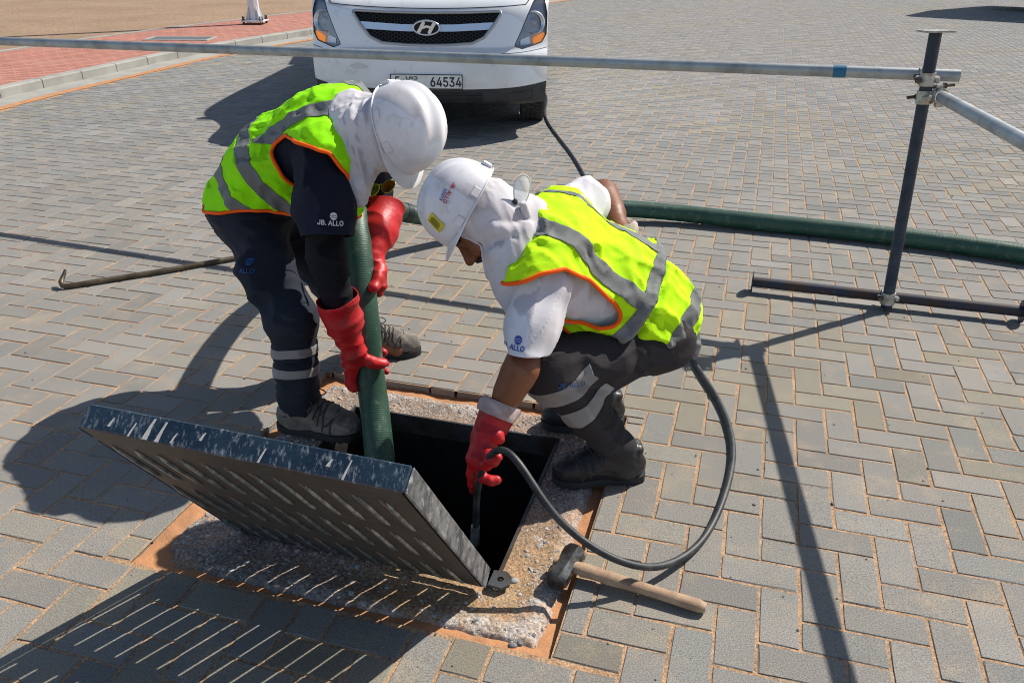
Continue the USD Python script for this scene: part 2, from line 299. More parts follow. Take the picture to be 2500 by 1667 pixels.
def strip(d0, d1, z0, z1=None, lo=0, hi=None):
    a, b = off(d0)[lo:hi], off(d1)[lo:hi]; n = len(a); z1 = z0 if z1 is None else z1
    v = np.vstack([np.column_stack([a, np.full(n, z0)]), np.column_stack([b, np.full(n, z1)])]); k = np.arange(n - 1)
    return trimesh.Trimesh(v, np.vstack([np.stack([k, k + 1, k + n], 1), np.stack([k + 1, k + n + 1, k + n], 1)]), process=False)

# ground: one sheet to the horizon with the shaft's opening left out
pit_poly = Polygon(lat([PIT[0], PIT[0], PIT[1], PIT[1]], [PIT[2], PIT[3], PIT[3], PIT[2]])[:, :2])
bed_poly = Polygon(lat([BED[0], BED[0], BED[1], BED[1]], [BED[2], BED[3], BED[3], BED[2]])[:, :2])
solo('ground', flat(sbox(-500, -500, 500, 700).difference(pit_poly), -.09), 'desert_sand', 'sandy ground under and beyond the paving', kind='structure')
right = np.vstack([GUT, [(60, 34), (60, -12), (-6, -12)]])
paved = Polygon(right).buffer(0)
solo('jointing_sand', flat(paved.difference(bed_poly), -.0030), 'joint_sand', 'orange sand filling the joints of the grey paving', kind='structure')
desert = Polygon(np.vstack([off(2.55), [(8, 600), (-500, 600), (-500, -300), (-6, -300)]])).buffer(0)
solo('sand_plain', flat(desert, .085), 'desert_sand', 'flat sandy plain beyond the red pavement', kind='structure')

# pavers
def world_to_px(P):
    d = P - np.array([0, 0, CAM_H]); z = d @ _f
    return np.stack([d @ _r / z, d @ _u / z], -1), z
HX, HY = 18 / FOCAL, 18 / FOCAL * 682 / 1024
def paver_mesh(a0, a1, b0, b1, hi=True, seed=None):
    g = np.random.default_rng(seed)
    j = .040; a0 += j; a1 -= j; b0 += j; b1 -= j
    dz = g.normal(0, .0004); ta, tb = g.normal(0, .0045, 2) * .05; sh = g.normal(0, .008, 2)
    ca, cb = (a0 + a1) / 2, (b0 + b1) / 2; ha, hb = (a1 - a0) / 2, (b1 - b0) / 2; rot = g.normal(0, .006)
    def ring(ins, z, k):
        A, B = ha - ins, hb - ins
        if hi: q = [(-A, -B), (g.normal(0, .1), -B), (A, -B), (A, g.normal(0, .1)), (A, B), (g.normal(0, .1), B), (-A, B), (-A, g.normal(0, .1))]
        else: q = [(-A, -B), (A, -B), (A, B), (-A, B)]
        q = np.array(q); q = q + (g.normal(0, .010, q.shape) if hi else 0)
        x = ca + sh[0] + q[:, 0] - rot * q[:, 1]; y = cb + sh[1] + q[:, 1] + rot * q[:, 0]
        p = lat(x, y); p[:, 2] = z + dz + ta * q[:, 0] + tb * q[:, 1] if z > -.02 else z
        return p
    R = [ring(.022, 0.0, .05), ring(.0, -.0030, .06), ring(0, -.055, .06)]
    n = len(R[0]); v = np.vstack(R); k = np.arange(n); f = [np.stack([np.zeros(n - 2, int), k[1:-1], k[2:]], 1)]
    for r in (0, 1):
        i, jn = r * n + k, r * n + (k + 1) % n; f += [np.stack([i, i + n, jn], 1), np.stack([jn, i + n, jn + n], 1)]
    f = np.vstack(f); 
    c = np.cross(v[f[0, 1]] - v[f[0, 0]], v[f[0, 2]] - v[f[0, 0]])
    if c[2] < 0: f = f[:, ::-1]
    return v, f
def paver_tone(g, far=.1):
    t = g.random(); l = g.normal(1, .065)
    if t < far: c = np.array([.280, .252, .196])
    elif t < far + .12: c = np.array([.238, .232, .212])
    elif t < far + .24: c = np.array([.275, .255, .215])
    else: c = np.array([.268, .252, .226])
    return c * l * .85
near, far = [], []
seed = 0
for a in range(-262, 24):
    for b in range(-110, 120):
        k = (a + b) % 4
        if k not in (0, 2): continue
        A0, A1, B0, B1 = (a, a + 2, b, b + 1) if k == 0 else (a, a + 1, b, b + 2)
        c = lat((A0 + A1) / 2, (B0 + B1) / 2)
        if c[1] < .2 or c[1] > 27: continue
        q, z = world_to_px(c)
        if z < .3 or abs(c[0]) > HX * z * 1.08 + 1.3 or q[1] < -HY * 1.9 or q[1] > HY * 1.03: continue
        outside = abs(q[0]) > HX or abs(q[1]) > HY
        if c[1] > 3.2:
            kk = int(np.argmin(((GUT - c[:2]) ** 2).sum(1)))
            if (c[:2] - GUT[kk]) @ GN[kk] > -.06: continue
        seed += 1
        pieces = [(A0, A1, B0, B1)]
        # cut at the opening round the manhole
        if A1 > BED[0] and A0 < BED[1] and B1 > BED[2] and B0 < BED[3]:
            pieces = []
            for (x0, x1, y0, y1) in ((A0, min(A1, BED[0]), B0, B1), (max(A0, BED[1]), A1, B0, B1), (max(A0, BED[0]), min(A1, BED[1]), B0, min(B1, BED[2])), (max(A0, BED[0]), min(A1, BED[1]), max(B0, BED[3]), B1)):
                if x1 - x0 > .22 and y1 - y0 > .22: pieces.append((x0, x1, y0, y1))
        for pc in pieces: near.append((z + 100 * outside, pc, seed, c))
near.sort(key=lambda t: t[0])
pav = Thing('pavement', 'grey herringbone block paving with orange sand joints', None, (0, 0, 0), kind='structure')
V, F, T, nv = [], [], [], 0
for i, (z, pc, sd, c) in enumerate(near):
    g = np.random.default_rng(sd * 13 + 5); tone = paver_tone(g, .55 * np.clip((float(noise(np.array([[c[0] * 1.0, c[1] * 1.0, 0]]), 1.1, 5)[0]) + .02) * 3, 0, 1))
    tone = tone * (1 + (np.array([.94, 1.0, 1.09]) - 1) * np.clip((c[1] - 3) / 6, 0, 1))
    if abs(c[0] + .1) < .5 and abs(c[1] - 1.45) < .07 and g.random() < .4: tone = tone * np.array([.8, .76, .66])
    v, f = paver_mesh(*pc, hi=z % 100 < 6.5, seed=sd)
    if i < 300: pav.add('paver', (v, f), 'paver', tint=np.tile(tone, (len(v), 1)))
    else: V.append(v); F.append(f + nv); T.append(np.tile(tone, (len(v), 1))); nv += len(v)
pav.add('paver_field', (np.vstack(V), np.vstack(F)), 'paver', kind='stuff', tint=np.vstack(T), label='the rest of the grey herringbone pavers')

# gutter, kerb, red footpath with its edging
def arc(lo): return lo
solo('gutter', cat([strip(.03, .36, .004, .006), strip(.03, .0301, -.02, .004)]), 'kerb_concrete', 'flat concrete channel along the kerb', kind='structure')
g = np.random.default_rng(3)
sd = off(0.0) + GN * (-.035 + .03 * np.array([noise(np.array([[i * .21, 0, 0]]), 1, 4)[0] for i in range(len(GUT))])[:, None]); sw = off(.05)
n = len(GUT); kk = np.arange(n - 1)
solo('sand_line', trimesh.Trimesh(np.vstack([np.column_stack([sd, np.full(n, .002)]), np.column_stack([sw, np.full(n, .009)])]), np.vstack([np.stack([kk, kk + 1, kk + n], 1), np.stack([kk + 1, kk + n + 1, kk + n], 1)]), process=False), 'bed_sand', 'line of orange sand swept along the gutter edge', kind='stuff')
kerb = Thing('kerb', 'grey concrete kerb stones along the red footpath', None, kind='structure')
arcl = np.concatenate([[0], np.cumsum(np.linalg.norm(np.diff(GUT, axis=0), axis=1))])
def at_arc(s, d):
    return np.array([np.interp(s, arcl, off(d)[:, 0]), np.interp(s, arcl, off(d)[:, 1])])
def segment(s0, s1, prof, nseg=2):
    """piece swept along the kerb line; prof = closed list of (offset, z)"""
    R = []
    for s in np.linspace(s0, s1, nseg + 1): R.append([[*at_arc(s, d), z] for d, z in prof])
    v = np.array(R).reshape(-1, 3); n = len(prof); f = []
    for r in range(nseg):
        for k in range(n):
            i, j = r * n + k, r * n + (k + 1) % n; f += [[i, j, i + n], [j, j + n, i + n]]
    for k in range(1, n - 1): f += [[0, k + 1, k], [nseg * n, nseg * n + k, nseg * n + k + 1]]
    m = trimesh.Trimesh(v, f, process=False); trimesh.repair.fix_normals(m); return m
s = 3.0
while s < 21:
    kerb.add('kerb_stone', segment(s + .006, s + .594, [(.36, -.03), (.362, .088), (.376, .102), (.468, .104), (.48, .098), (.48, -.03)]), 'kerb_concrete'); s += .6
solo('kerb_bedding', strip(.37, .47, .09, .09), 'kerb_concrete', 'mortar showing in the joints between kerb stones', kind='structure')
solo('footpath', strip(.48, 2.46, .092), 'joint_sand', 'footpath of red block paving behind the kerb', kind='structure')
rp_v, rp_f, rp_t, nv = [], [], [], 0
g = np.random.default_rng(11)
for i in range(20, 215):
    s0 = i * .1
    for r in range(-1, 10):
        d0 = .485 + (r + (.5 if i % 2 else 0)) * .2; d1 = min(d0 + .2, 2.455); d0 = max(d0, .485)
        if d1 - d0 < .03: continue
        c = at_arc(s0 + .05, (d0 + d1) / 2)
        q, z = world_to_px(np.array([*c, .1]))
        if z < 1 or abs(q[0]) > HX * 1.2: continue
        P = []
        for ss, dd in ((s0 + .004, d0 + .004), (s0 + .096, d0 + .004), (s0 + .096, d1 - .004), (s0 + .004, d1 - .004)):
            P.append([*at_arc(ss, dd), .1])
        P = np.array(P); ctr = P.mean(0); top = ctr + (P - ctr) * [.95, .95, 1]; bot = P - [0, 0, .012]; P = P - [0, 0, .003]
        v = np.vstack([top, P, bot]); f = [[0, 1, 2], [0, 2, 3]]
        for b0 in (0, 4):
            for k in range(4): f += [[b0 + k, b0 + 4 + k, b0 + (k + 1) % 4], [b0 + (k + 1) % 4, b0 + 4 + k, b0 + 4 + (k + 1) % 4]]
        f = np.array(f)
        if np.cross(v[1] - v[0], v[2] - v[0])[2] < 0: f = f[:, ::-1]
        rp_v.append(v); rp_f.append(f + nv); nv += len(v); rp_t.append(np.tile(np.array([.40, .175, .13]) * g.normal(1, .06) + np.array([.0, .012, .01]) * g.random(), (len(v), 1)))
solo('red_pavers', (np.vstack(rp_v), np.vstack(rp_f)), 'red_paver', 'small red paving blocks laid across the footpath', kind='stuff', tint=np.vstack(rp_t))
edging = Thing('footpath_edging', 'pale concrete edging strip between red footpath and sand', None, kind='structure')
s = 3.0
while s < 21:
    edging.add('edging_stone', segment(s + .005, s + .995, [(2.46, .03), (2.46, .108), (2.55, .108), (2.55, .03)], 3), 'kerb_concrete'); s += 1.0

# ------------------------------------------------------------------ manhole
LA, LB = unit(lat(1, 0) - lat(0, 0)), unit(lat(0, 1) - lat(0, 0))
mh = Thing('manhole', 'open square manhole with steel frame in rough concrete', 'manhole', lat(1.3, -9.3))
A, B = np.meshgrid(np.linspace(BED[0] - .25, BED[1] + .25, 150), np.linspace(BED[2] - .25, BED[3] + .25, 150), indexing='ij')
def gridmesh(A, B, Z):
    n, m = A.shape; v = lat(A.ravel(), B.ravel()); v[:, 2] = Z.ravel()
    i, j = np.meshgrid(np.arange(n - 1), np.arange(m - 1), indexing='ij'); k = (i * m + j).ravel()
    f = np.vstack([np.stack([k, k + m, k + m + 1], 1), np.stack([k, k + m + 1, k + 1], 1)])
    if np.cross(v[f[0, 1]] - v[f[0, 0]], v[f[0, 2]] - v[f[0, 0]])[2] < 0: f = f[:, ::-1]
    return trimesh.Trimesh(v, f, process=False)
P3 = np.stack([A, B, np.zeros_like(A)], -1).reshape(-1, 3)
def pit_s(a, b, g=0.0): return np.maximum(np.maximum(PIT[0] - g - a, a - PIT[1] - g), np.maximum(PIT[2] - g - b, b - PIT[3] - g))
Zs = -.030 + .016 * fbm(P3, .8, 3).reshape(A.shape) + .006 * fbm(P3, 4, 4).reshape(A.shape)
edge = np.minimum(np.minimum(A - BED[0], BED[1] - A), np.minimum(B - BED[2], BED[3] - B))
leftness = np.clip((-11 - B) / 4, 0, 1) * np.clip((A - 1) / 3, 0, 1) + np.clip((A - 5.4) / 1.5, 0, 1)
Zs += .018 * np.clip(leftness, 0, 1) * np.clip(1.2 - np.maximum(edge, 0), 0, 1)
sand = gridmesh(A, B, Zs); sand = clip(sand, -pit_s(A, B, .1).ravel())
mh.add('bedding_sand', sand, 'bed_sand', smooth=True, kind='stuff', label='orange sand showing round the concrete')
A, B = np.meshgrid(np.linspace(BED[0] - .1, BED[1] + .1, 230), np.linspace(BED[2] - .1, BED[3] + .1, 230), indexing='ij')
P3 = np.stack([A, B, np.zeros_like(A)], -1).reshape(-1, 3)
wob = (.9 * fbm(P3, .55, 8) + .5 * fbm(P3, 2.2, 9)).reshape(A.shape)
so = np.maximum(np.maximum(-3.85 - A, A - 6.72), np.maximum(-14.75 - B, B + 3.95)) + wob * .42
# knocked-off corner at the lower left and ragged right end
so = np.maximum(so, (-(B + 13.3) + (A - 5.6)) * .707 - 1.2 + wob)
Zc = -.010 + .006 * fbm(P3, 2.0, 12).reshape(A.shape) + .007 * fbm(P3, 9, 13).reshape(A.shape) * np.clip(1.5 + so, .35, 1) - .040 * np.clip(so / .30 + .6, 0, 1.6) + .006 * np.clip(1 - np.abs(so + .45) / .4, 0, 1)
Zc += .004 * np.clip((A - 5) / 2, 0, 1)
con = gridmesh(A, B, Zc); con = clip(con, -pit_s(A, B).ravel())
cvx = np.asarray(con.vertices)
from scipy.interpolate import RegularGridInterpolator
ia, ib = ((cvx[:, 1] - LY0) * -LC + (cvx[:, 0] - LX0) * LS) / SA, ((cvx[:, 0] - LX0) * LC + (cvx[:, 1] - LY0) * LS) / SB
ia, ib = np.clip(ia, A[0, 0], A[-1, 0]), np.clip(ib, B[0, 0], B[0, -1])
sov = RegularGridInterpolator((A[:, 0], B[0]), so)((ia, ib)); q3 = np.stack([ia, ib, 0 * ia], 1)
crumb = np.clip((sov + .70 + 1.8 * fbm(q3, .9, 31)) / .45, 0, 1) * np.clip(.8 + 1.5 * fbm(q3, 4, 32), 0, 1)
sandy = np.clip((ia - 1.0) / 3, 0, 1) * np.clip((ib + 10.0) / 2.0, 0, 1)
ctint = (np.array([.26, .20, .158]) * (1 - sandy[:, None]) + np.array([.34, .225, .125]) * sandy[:, None]) * (1 + .5 * fbm(q3, 1.5, 34))[:, None]
ctint = ctint * (1 - crumb[:, None]) + np.array([.42, .37, .33]) * crumb[:, None] * (1 - .45 * np.clip((-9 - ib) / 3, 0, 1) * np.clip((ia - 3) / 1.5, 0, 1))[:, None]
mh.add('concrete_surround', con, 'surround_concrete', smooth=True, tint=ctint)
# loose aggregate bedded in the surround
g = np.random.default_rng(21)
def stone(r, g):
    m = trimesh.creation.icosphere(subdivisions=0, radius=1.0); v = m.vertices * g.uniform(.65, 1.25, (12, 1)) * np.array([1, g.uniform(.6, 1), g.uniform(.4, .8)]); a = g.uniform(0, 6.3)
    return np.column_stack([v[:, 0] * math.cos(a) - v[:, 1] * math.sin(a), v[:, 0] * math.sin(a) + v[:, 1] * math.cos(a), v[:, 2]]) * r, m.faces
from scipy.interpolate import RegularGridInterpolator
Zi = RegularGridInterpolator((A[:, 0], B[0]), np.maximum(Zc, -.2)); So = RegularGridInterpolator((A[:, 0], B[0]), so)
groups = {k: ([], [], 0) for k in range(5)}
cnt = 0
while cnt < 5600:
    a, b = g.uniform(BED[0], BED[1]), g.uniform(BED[2], BED[3])
    if pit_s(a, b) < .06 or So((a, b)) > .12: continue
    if a > 1.5 and b > -9 and g.random() < .72: continue
    r = g.uniform(.0022, .0052) if g.random() < .93 else g.uniform(.006, .011)
    v, f = stone(r, g); k = g.choice(5, p=[.3, .24, .16, .22, .08])
    p = lat(a, b); p[2] = float(Zi((a, b))) - r * .15; Vs, Fs, nn = groups[k]; Vs.append(v + p); Fs.append(f + nn); groups[k] = (Vs, Fs, nn + len(v)); cnt += 1
for k, (Vs, Fs, nn) in groups.items():
    mh.add('aggregate', (np.vstack(Vs), np.vstack(Fs)), 'stone_%d' % k, kind='stuff', label=['grey gravel bedded in the concrete', 'tan gravel bedded in the concrete', 'dark gravel bedded in the concrete', 'whitish gravel bedded in the concrete', 'blue-grey gravel bedded in the concrete'][k])
# shaft
def lbox(a0, a1, b0, b1, z0, z1):
    v = np.array([lat(a, b, z) for z in (z0, z1) for a, b in ((a0, b0), (a0, b1), (a1, b1), (a1, b0))])
    m = trimesh.convex.convex_hull(v); return m
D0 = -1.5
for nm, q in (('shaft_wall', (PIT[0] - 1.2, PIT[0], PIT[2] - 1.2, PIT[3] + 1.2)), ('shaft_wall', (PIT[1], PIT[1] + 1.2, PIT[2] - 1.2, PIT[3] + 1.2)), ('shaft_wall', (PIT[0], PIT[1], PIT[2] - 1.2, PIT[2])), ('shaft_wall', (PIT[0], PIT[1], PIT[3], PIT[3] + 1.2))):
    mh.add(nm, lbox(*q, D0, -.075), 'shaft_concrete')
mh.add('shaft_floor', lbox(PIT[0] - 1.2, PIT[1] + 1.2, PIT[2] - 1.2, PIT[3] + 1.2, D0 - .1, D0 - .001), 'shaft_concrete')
t = .06
for q in ((PIT[0] - t, PIT[0] + .02, PIT[2] - t, PIT[3] + t), (PIT[1] - .02, PIT[1] + t, PIT[2] - t, PIT[3] + t), (PIT[0] + .022, PIT[1] - .022, PIT[2] - t, PIT[2] + .02), (PIT[0] + .022, PIT[1] - .022, PIT[3] - .02, PIT[3] + t)):
    mh.add('frame_side', lbox(*q, -.074, -.001), 'frame_steel')
# hinge lugs
for b in (PIT[3] - .12, PIT[2] + .3):
    o = lat(PIT[1] - .05, b + .1, .012)
    lug = Polygon([(-.008, -.03), (.03, -.034), (.046, -.016), (.044, .014), (.026, .03), (-.008, .026)]).difference(affinity.translate(shapely.Point(0, 0).buffer(.009), .018, -.002))
    mh.add('hinge_lug', place(extrude(lug, .008), -LB * -1, -LA, np.array([0, 0, 1.]), o + [0, 0, -.008]), 'frame_steel')
# stones big enough to tell apart
stones = [(4.55, -5.15, .016, 0), (5.0, -4.9, .010, 3), (3.0, -4.85, .017, 0), (3.5, -5.1, .013, 0), (6.45, -6.0, .015, 3), (6.7, -4.6, .016, 4), (6.2, -4.95, .012, 4), (5.5, -4.5, .010, 3), (6.35, -5.3, .012, 1), (5.25, -5.9, .012, 1)]
for a, b, r, k in stones:
    v, f = stone(r, g); p = lat(a, b); p[2] = -.010 - r * .1
    mh.add('embedded_stone', trimesh.Trimesh(v + p, f).subdivide_loop(1), 'stone_%d' % k, smooth=True)
for i in range(70):
    a, b = g.uniform(3.2, 6.5), g.uniform(-8.5, -4.4)
    if i > 48: a, b = g.uniform(-3.4, 4.8), g.uniform(-5.4, -4.4)
    if pit_s(a, b) < .15 or So((a, b)) > -.1: continue
    r = g.uniform(.0055, .011); v, f = stone(r, g); p = lat(a, b); p[2] = float(Zi((a, b))) - r * .12
    mh.add('embedded_stone', trimesh.Trimesh(v * [1, 1, .8] + p, f).subdivide_loop(1), 'stone_%d' % g.choice([0, 1, 3, 3, 1]), smooth=True)
# steel cover, open past upright
LR, LE, LSx, LM = np.array([-.074, 1.632, .010]), np.array([.954, -.2994, 0]), np.array([-.1729, -.5509, .8164]), np.array([.2444, .7791, .5774])
LE = unit(LE); LSx = unit(LSx - LE * (LSx @ LE)); LM = np.cross(LE, LSx); LM = LM if LM[1] > 0 else -LM
cover = Thing('manhole_cover', 'dark blue steel ribbed cover swung open over its hinge', 'manhole cover', LR)
Wd, Hd, Td = .723, .736, .053
def onlid(m): return place(m, LE, LSx, LM * 1.0, LR) if np.cross(LE, LSx) @ LM > 0 else place(m, LE, LSx, LM, LR)
def lidmesh(m):   # local x along the hinge (0 = right end, negative to the left), y up the cover, z away from the tread face
    v = np.asarray(m.vertices); w = LR + v[:, :1] * LE + v[:, 1:2] * LSx + v[:, 2:] * LM
    f = np.asarray(m.faces); f = f if np.cross(LE, LSx) @ LM > 0 else f[:, ::-1]
    return trimesh.Trimesh(w, f, process=False)
plate = sbox(-Wd + .002, .004, -.002, Hd - .004)
bars = []
for k in range(12):
    for (s0, s1) in ((.468, .645), (.232, .396), (.008, .146)):
        x = -.708 + .0583 * k
        bars.append((x, s0, s1))
slots = [Polygon([(x - .0085, s1 + .002), (x - .0020, s1 + .002), (x + .0060, s0 + .002), (x - .0005, s0 + .002)]) for x, s0, s1 in bars]
slots = [q.intersection(sbox(-1, .012, 1, .70)) for q in slots]
cover.add('tread_plate', lidmesh(extrude(plate.difference(shapely.union_all(slots)), .004)), 'lid_plate')
for x, s0, s1 in bars:
    n = 9; P = np.array([[x + .0195 - .011 * t + g.normal(0, .0004), s0 + (s1 - s0) * t, 0.0] for t in np.linspace(0, 1, n)])
    r = .0056 * np.sqrt(np.clip(1 - (np.linspace(-1, 1, n)) ** 8, .03, 1)) * (1 + g.normal(0, .04, n))
    cover.add('tread_bar', lidmesh(sweep(P + np.array([0, 0, -.0015]), r, 6, squash=(.72, 1.05), hint=(0, 0, 1))), 'lid_bar', smooth=25)
def bx(x0, x1, y0, y1, z0, z1, b=.003):
    m = rbox(x1 - x0, y1 - y0, z1 - z0, b); m.apply_translation([(x0 + x1) / 2, (y0 + y1) / 2, (z0 + z1) / 2]); return m
def wear(m, amp=.0012):
    m = m.subdivide_to_size(.02) if hasattr(m, 'subdivide_to_size') else m; return m
cover.add('rim', lidmesh(bx(-Wd, .006, Hd - .006, Hd, -.001, Td)), 'lid_paint')
cover.add('rim', lidmesh(bx(.004, .010, .0, Hd - .007, -.001, Td)), 'lid_worn', label='scraped bare-metal right edge of the cover')
cover.add('rim', lidmesh(bx(-Wd - .006, -Wd, .0, Hd - .007, -.001, Td)), 'lid_paint')
cover.add('rim', lidmesh(bx(-Wd, .003, -.004, .002, .004, Td)), 'lid_paint')
for x in (): cover.add('stiffener', lidmesh(bx(x, x + .006, .004, Hd - .008, .0045, Td - .008, .001)), 'lid_paint')

for x, w0, h0 in ((-.655, .004, .020), (-.565, .008, .046), (-.535, .006, .044), (-.60, .003, .03), (-.50, .003, .022), (-.44, .004, .018), (-.30, .003, .03), (-.16, .005, .016), (-.12, .003, .04)):
    z1 = .0005 if h0 > .025 else g.uniform(0, .03)
    pts = [(x, z1), (x + w0 * 1.6, z1), (x + w0 * .9 + .004, z1 + h0 * .55), (x + w0 * .9 + .006, z1 + h0), (x + w0 * .4 + .005, z1 + h0), (x + w0 * .2 + .002, z1 + h0 * .5)]
    q = extrude(Polygon(pts), .0006); v_ = np.asarray(q.vertices); q = trimesh.Trimesh(np.column_stack([v_[:, 0], Hd + v_[:, 2] - .0001, v_[:, 1]]), np.asarray(q.faces)[:, ::-1], process=False)
    cover.add('paint_drip', lidmesh(q), 'stone_3')
# ------------------------------------------------------------------ scaffold-tube barrier
RT = .0242
sc = Thing('scaffold_barrier', 'tubular steel barrier with dark blue upright clamped to galvanised rails', 'barrier', (1.69, 3.45, 0))
BL, BR = np.array([1.137, 3.632, .05]), np.array([2.224, 3.304, .05])
PB, PT = np.array([1.690, 3.425, .012]), np.array([1.672, 3.485, 1.176])
PD = unit(PT - PB)
def flange(o, z, s=.112):
    p = sbox(-s / 2, -s / 2, s / 2, s / 2).buffer(-.016).buffer(.016)
    for a in (-1, 1):
        for b in (-1, 1): p = p.difference(shapely.Point(a * .038, b * .038).buffer(.007))
    x, y, zz = frame(z); return place(extrude(p, .007), x, y, zz, o)
sc.add('upright', tube(PB, PT, RT, .0205), 'tube_blue', smooth=40)
sc.add('top_plate', flange(PT, PD, .118), 'coupler', label='square plate on top of the upright')
sc.add('foot_tube', tube(BL, BR, RT, .0205), 'tube_rust', smooth=40, label='blue and rusty tube lying on the paving')
bd = unit(BR - BL)
sc.add('end_plate', place(extrude(shapely.Point(0, 0).buffer(.05), .006), *frame(bd), BL - bd * .006), 'tube_rust'); sc.add('end_plate', place(extrude(shapely.Point(0, 0).buffer(.05), .006), *frame(bd), BR), 'tube_blue')
RA, RB = np.array([-3.40, 5.318, .931]), np.array([1.822, 3.512, 1.006])
RA = RB + (np.array([-3.055, 5.2, .9289]) - RB) * 1.05
sc.add('rail', tube(RA, RB, RT, .0205, 32), 'galvanised', smooth=40, label='long galvanised rail running across in front of the van')
SA0 = np.array([1.728, 3.43, .935]); SA1 = SA0 + np.array([-.138, -1.0, 0]) * 2.7
sc.add('rail', tube(SA0, SA1, RT, .0205, 32), 'galvanised', smooth=40, label='shorter galvanised rail coming towards the viewer')
tp = RB + (RA - RB) * .0805
rd = unit(RA - RB)
sc.add('tape_band', tube(tp, tp + rd * .052, RT + .0009, RT - .002, 32), 'blue_tape', smooth=40, label='blue tape round the rail')
def bolt(o, d, L=.075, r=.0065):
    d = unit(d); p = [tube(o - d * .01, o + d * L, r, None, 10)]
    x, y, z = frame(d); hexa = Polygon([(math.cos(a) * .0125, math.sin(a) * .0125) for a in np.arange(6) * math.pi / 3])
    p.append(place(extrude(hexa, .012), x, y, z, o + d * (L * .5))); p.append(place(extrude(hexa, .009), x, y, z, o - d * .016)); return cat(p)
def coupler(o1, d1, o2, d2):
    """two jaws clamped on tubes through o1 (along d1) and o2 (along d2), with hinge lugs and bolts"""
    d1, d2 = unit(d1), unit(d2); m = unit(o2 - o1)
    g_ = sc.group('coupler')
    for o, d, s in ((o1, d1, -1), (o2, d2, 1)):
        sc.add('jaw', tube(o - d * .026, o + d * .026, RT + .0065, RT + .0004, 24), 'coupler', smooth=40, parent=g_)
        side = unit(np.cross(d, m))
        for q in (-1, 1):
            lug = rbox(.022, .036, .018, .004); sc.add('lug', place(lug, d, m, np.cross(d, m), o + side * q * (RT + .012)), 'coupler', parent=g_)
        sc.add('bolt', bolt(o + side * (RT + .013) - m * .03 * s, m * s, .085), 'bar_steel', parent=g_)
    sc.add('saddle', place(rbox(.05, .05, .014, .004), d1, unit(np.cross(m, d1)), m, (o1 + o2) / 2), 'coupler', parent=g_)
def nearest(o, d, p): d = unit(d); return o + d * ((p - o) @ d)
upc = lambda z: PB + PD * (z / PD[2])
coupler(upc(.045), PD, nearest(BL, bd, upc(.045)), bd)
coupler(upc(.985), PD, nearest(RA, rd, upc(1.0)), rd)
coupler(upc(.915), PD, nearest(SA0, SA1 - SA0, upc(.93)), SA1 - SA0)

# ------------------------------------------------------------------ lamp post on the footpath
LPB = np.array([-4.42, 15.1, .1])
lp = Thing('lamp_post', 'pale metal street lamp post bolted to the red footpath', 'lamp post', LPB)
a8 = np.arange(8) * math.pi / 4 + .39
def ring8(r, z): return np.column_stack([r * np.cos(a8), r * np.sin(a8), np.full(8, z)])
R8 = [ring8(.098, .03), ring8(.092, .4), ring8(.05, 7.5)]
v = np.vstack(R8); f = []
for r in range(2):
    for k in range(8): f += [[r * 8 + k, r * 8 + (k + 1) % 8, r * 8 + 8 + k], [r * 8 + (k + 1) % 8, r * 8 + 8 + (k + 1) % 8, r * 8 + 8 + k]]
f += [[16, 16 + k, 16 + k + 1] for k in range(1, 7)]
lp.add('shaft', trimesh.Trimesh(v + LPB, f, process=False), 'white_metal')
pl = rbox(.38, .38, .022, .004); pl.apply_translation(LPB + [0, 0, .055]); lp.add('base_plate', pl, 'white_metal')
for k in range(4):
    a = k * math.pi / 2 + .785; d = np.array([math.cos(a), math.sin(a), 0]); n_ = np.array([-d[1], d[0], 0])
    gs = extrude(Polygon([(.085, 0), (.165, 0), (.165, .03), (.094, .22)]), .012); gs.apply_translation([0, 0, -.006])
    lp.add('gusset', place(gs, d, np.array([0, 0, 1.]), -n_, LPB + [0, 0, .066]), 'white_metal')
    d2 = np.array([math.cos(a - .785), math.sin(a - .785), 0])
    for q in (-.15, .15):
        o = LPB + d2 * .165 + np.array([-d2[1], d2[0], 0]) * q * .9
        lp.add('anchor_bolt', cat([tube(o + [0, 0, -.01], o + [0, 0, .13], .011, None, 8), disc(o + [0, 0, .066], (0, 0, 1), .02, .018, 6)]), 'bar_steel')
lp.add('lamp_arm', sweep(spline([LPB + [0, 0, 7.45], LPB + [.15, -.1, 7.8], LPB + [.8, -.5, 7.95], LPB + [1.3, -.8, 7.95]], 16), .03, 8), 'white_metal')
hd_ = rbox(.62, .26, .1, .03); lp.add('lamp_head', place(hd_, unit([.85, -.52, 0]), unit([.52, .85, 0]), np.array([0, 0, 1.]), LPB + [1.5, -.92, 7.95]), 'white_metal')
# service cover set in the footpath
uc = Thing('service_cover', 'dark grey service cover with a pale frame set in the red footpath', 'service cover', (-4.9, 12.86, .1))
for q in ((-5.37, -4.42, 12.63, 12.68), (-5.37, -4.42, 13.04, 13.09), (-5.37, -5.32, 12.682, 13.038), (-4.47, -4.42, 12.682, 13.038)):
    m = rbox(q[1] - q[0], q[3] - q[2], .02, .003); m.apply_translation([(q[0] + q[1]) / 2, (q[2] + q[3]) / 2, .101]); uc.add('frame_side', m, 'kerb_concrete')
m = rbox(.845, .352, .016, .003); m.apply_translation([-4.895, 12.86, .099]); uc.add('cover_plate', m, 'dark_cover')

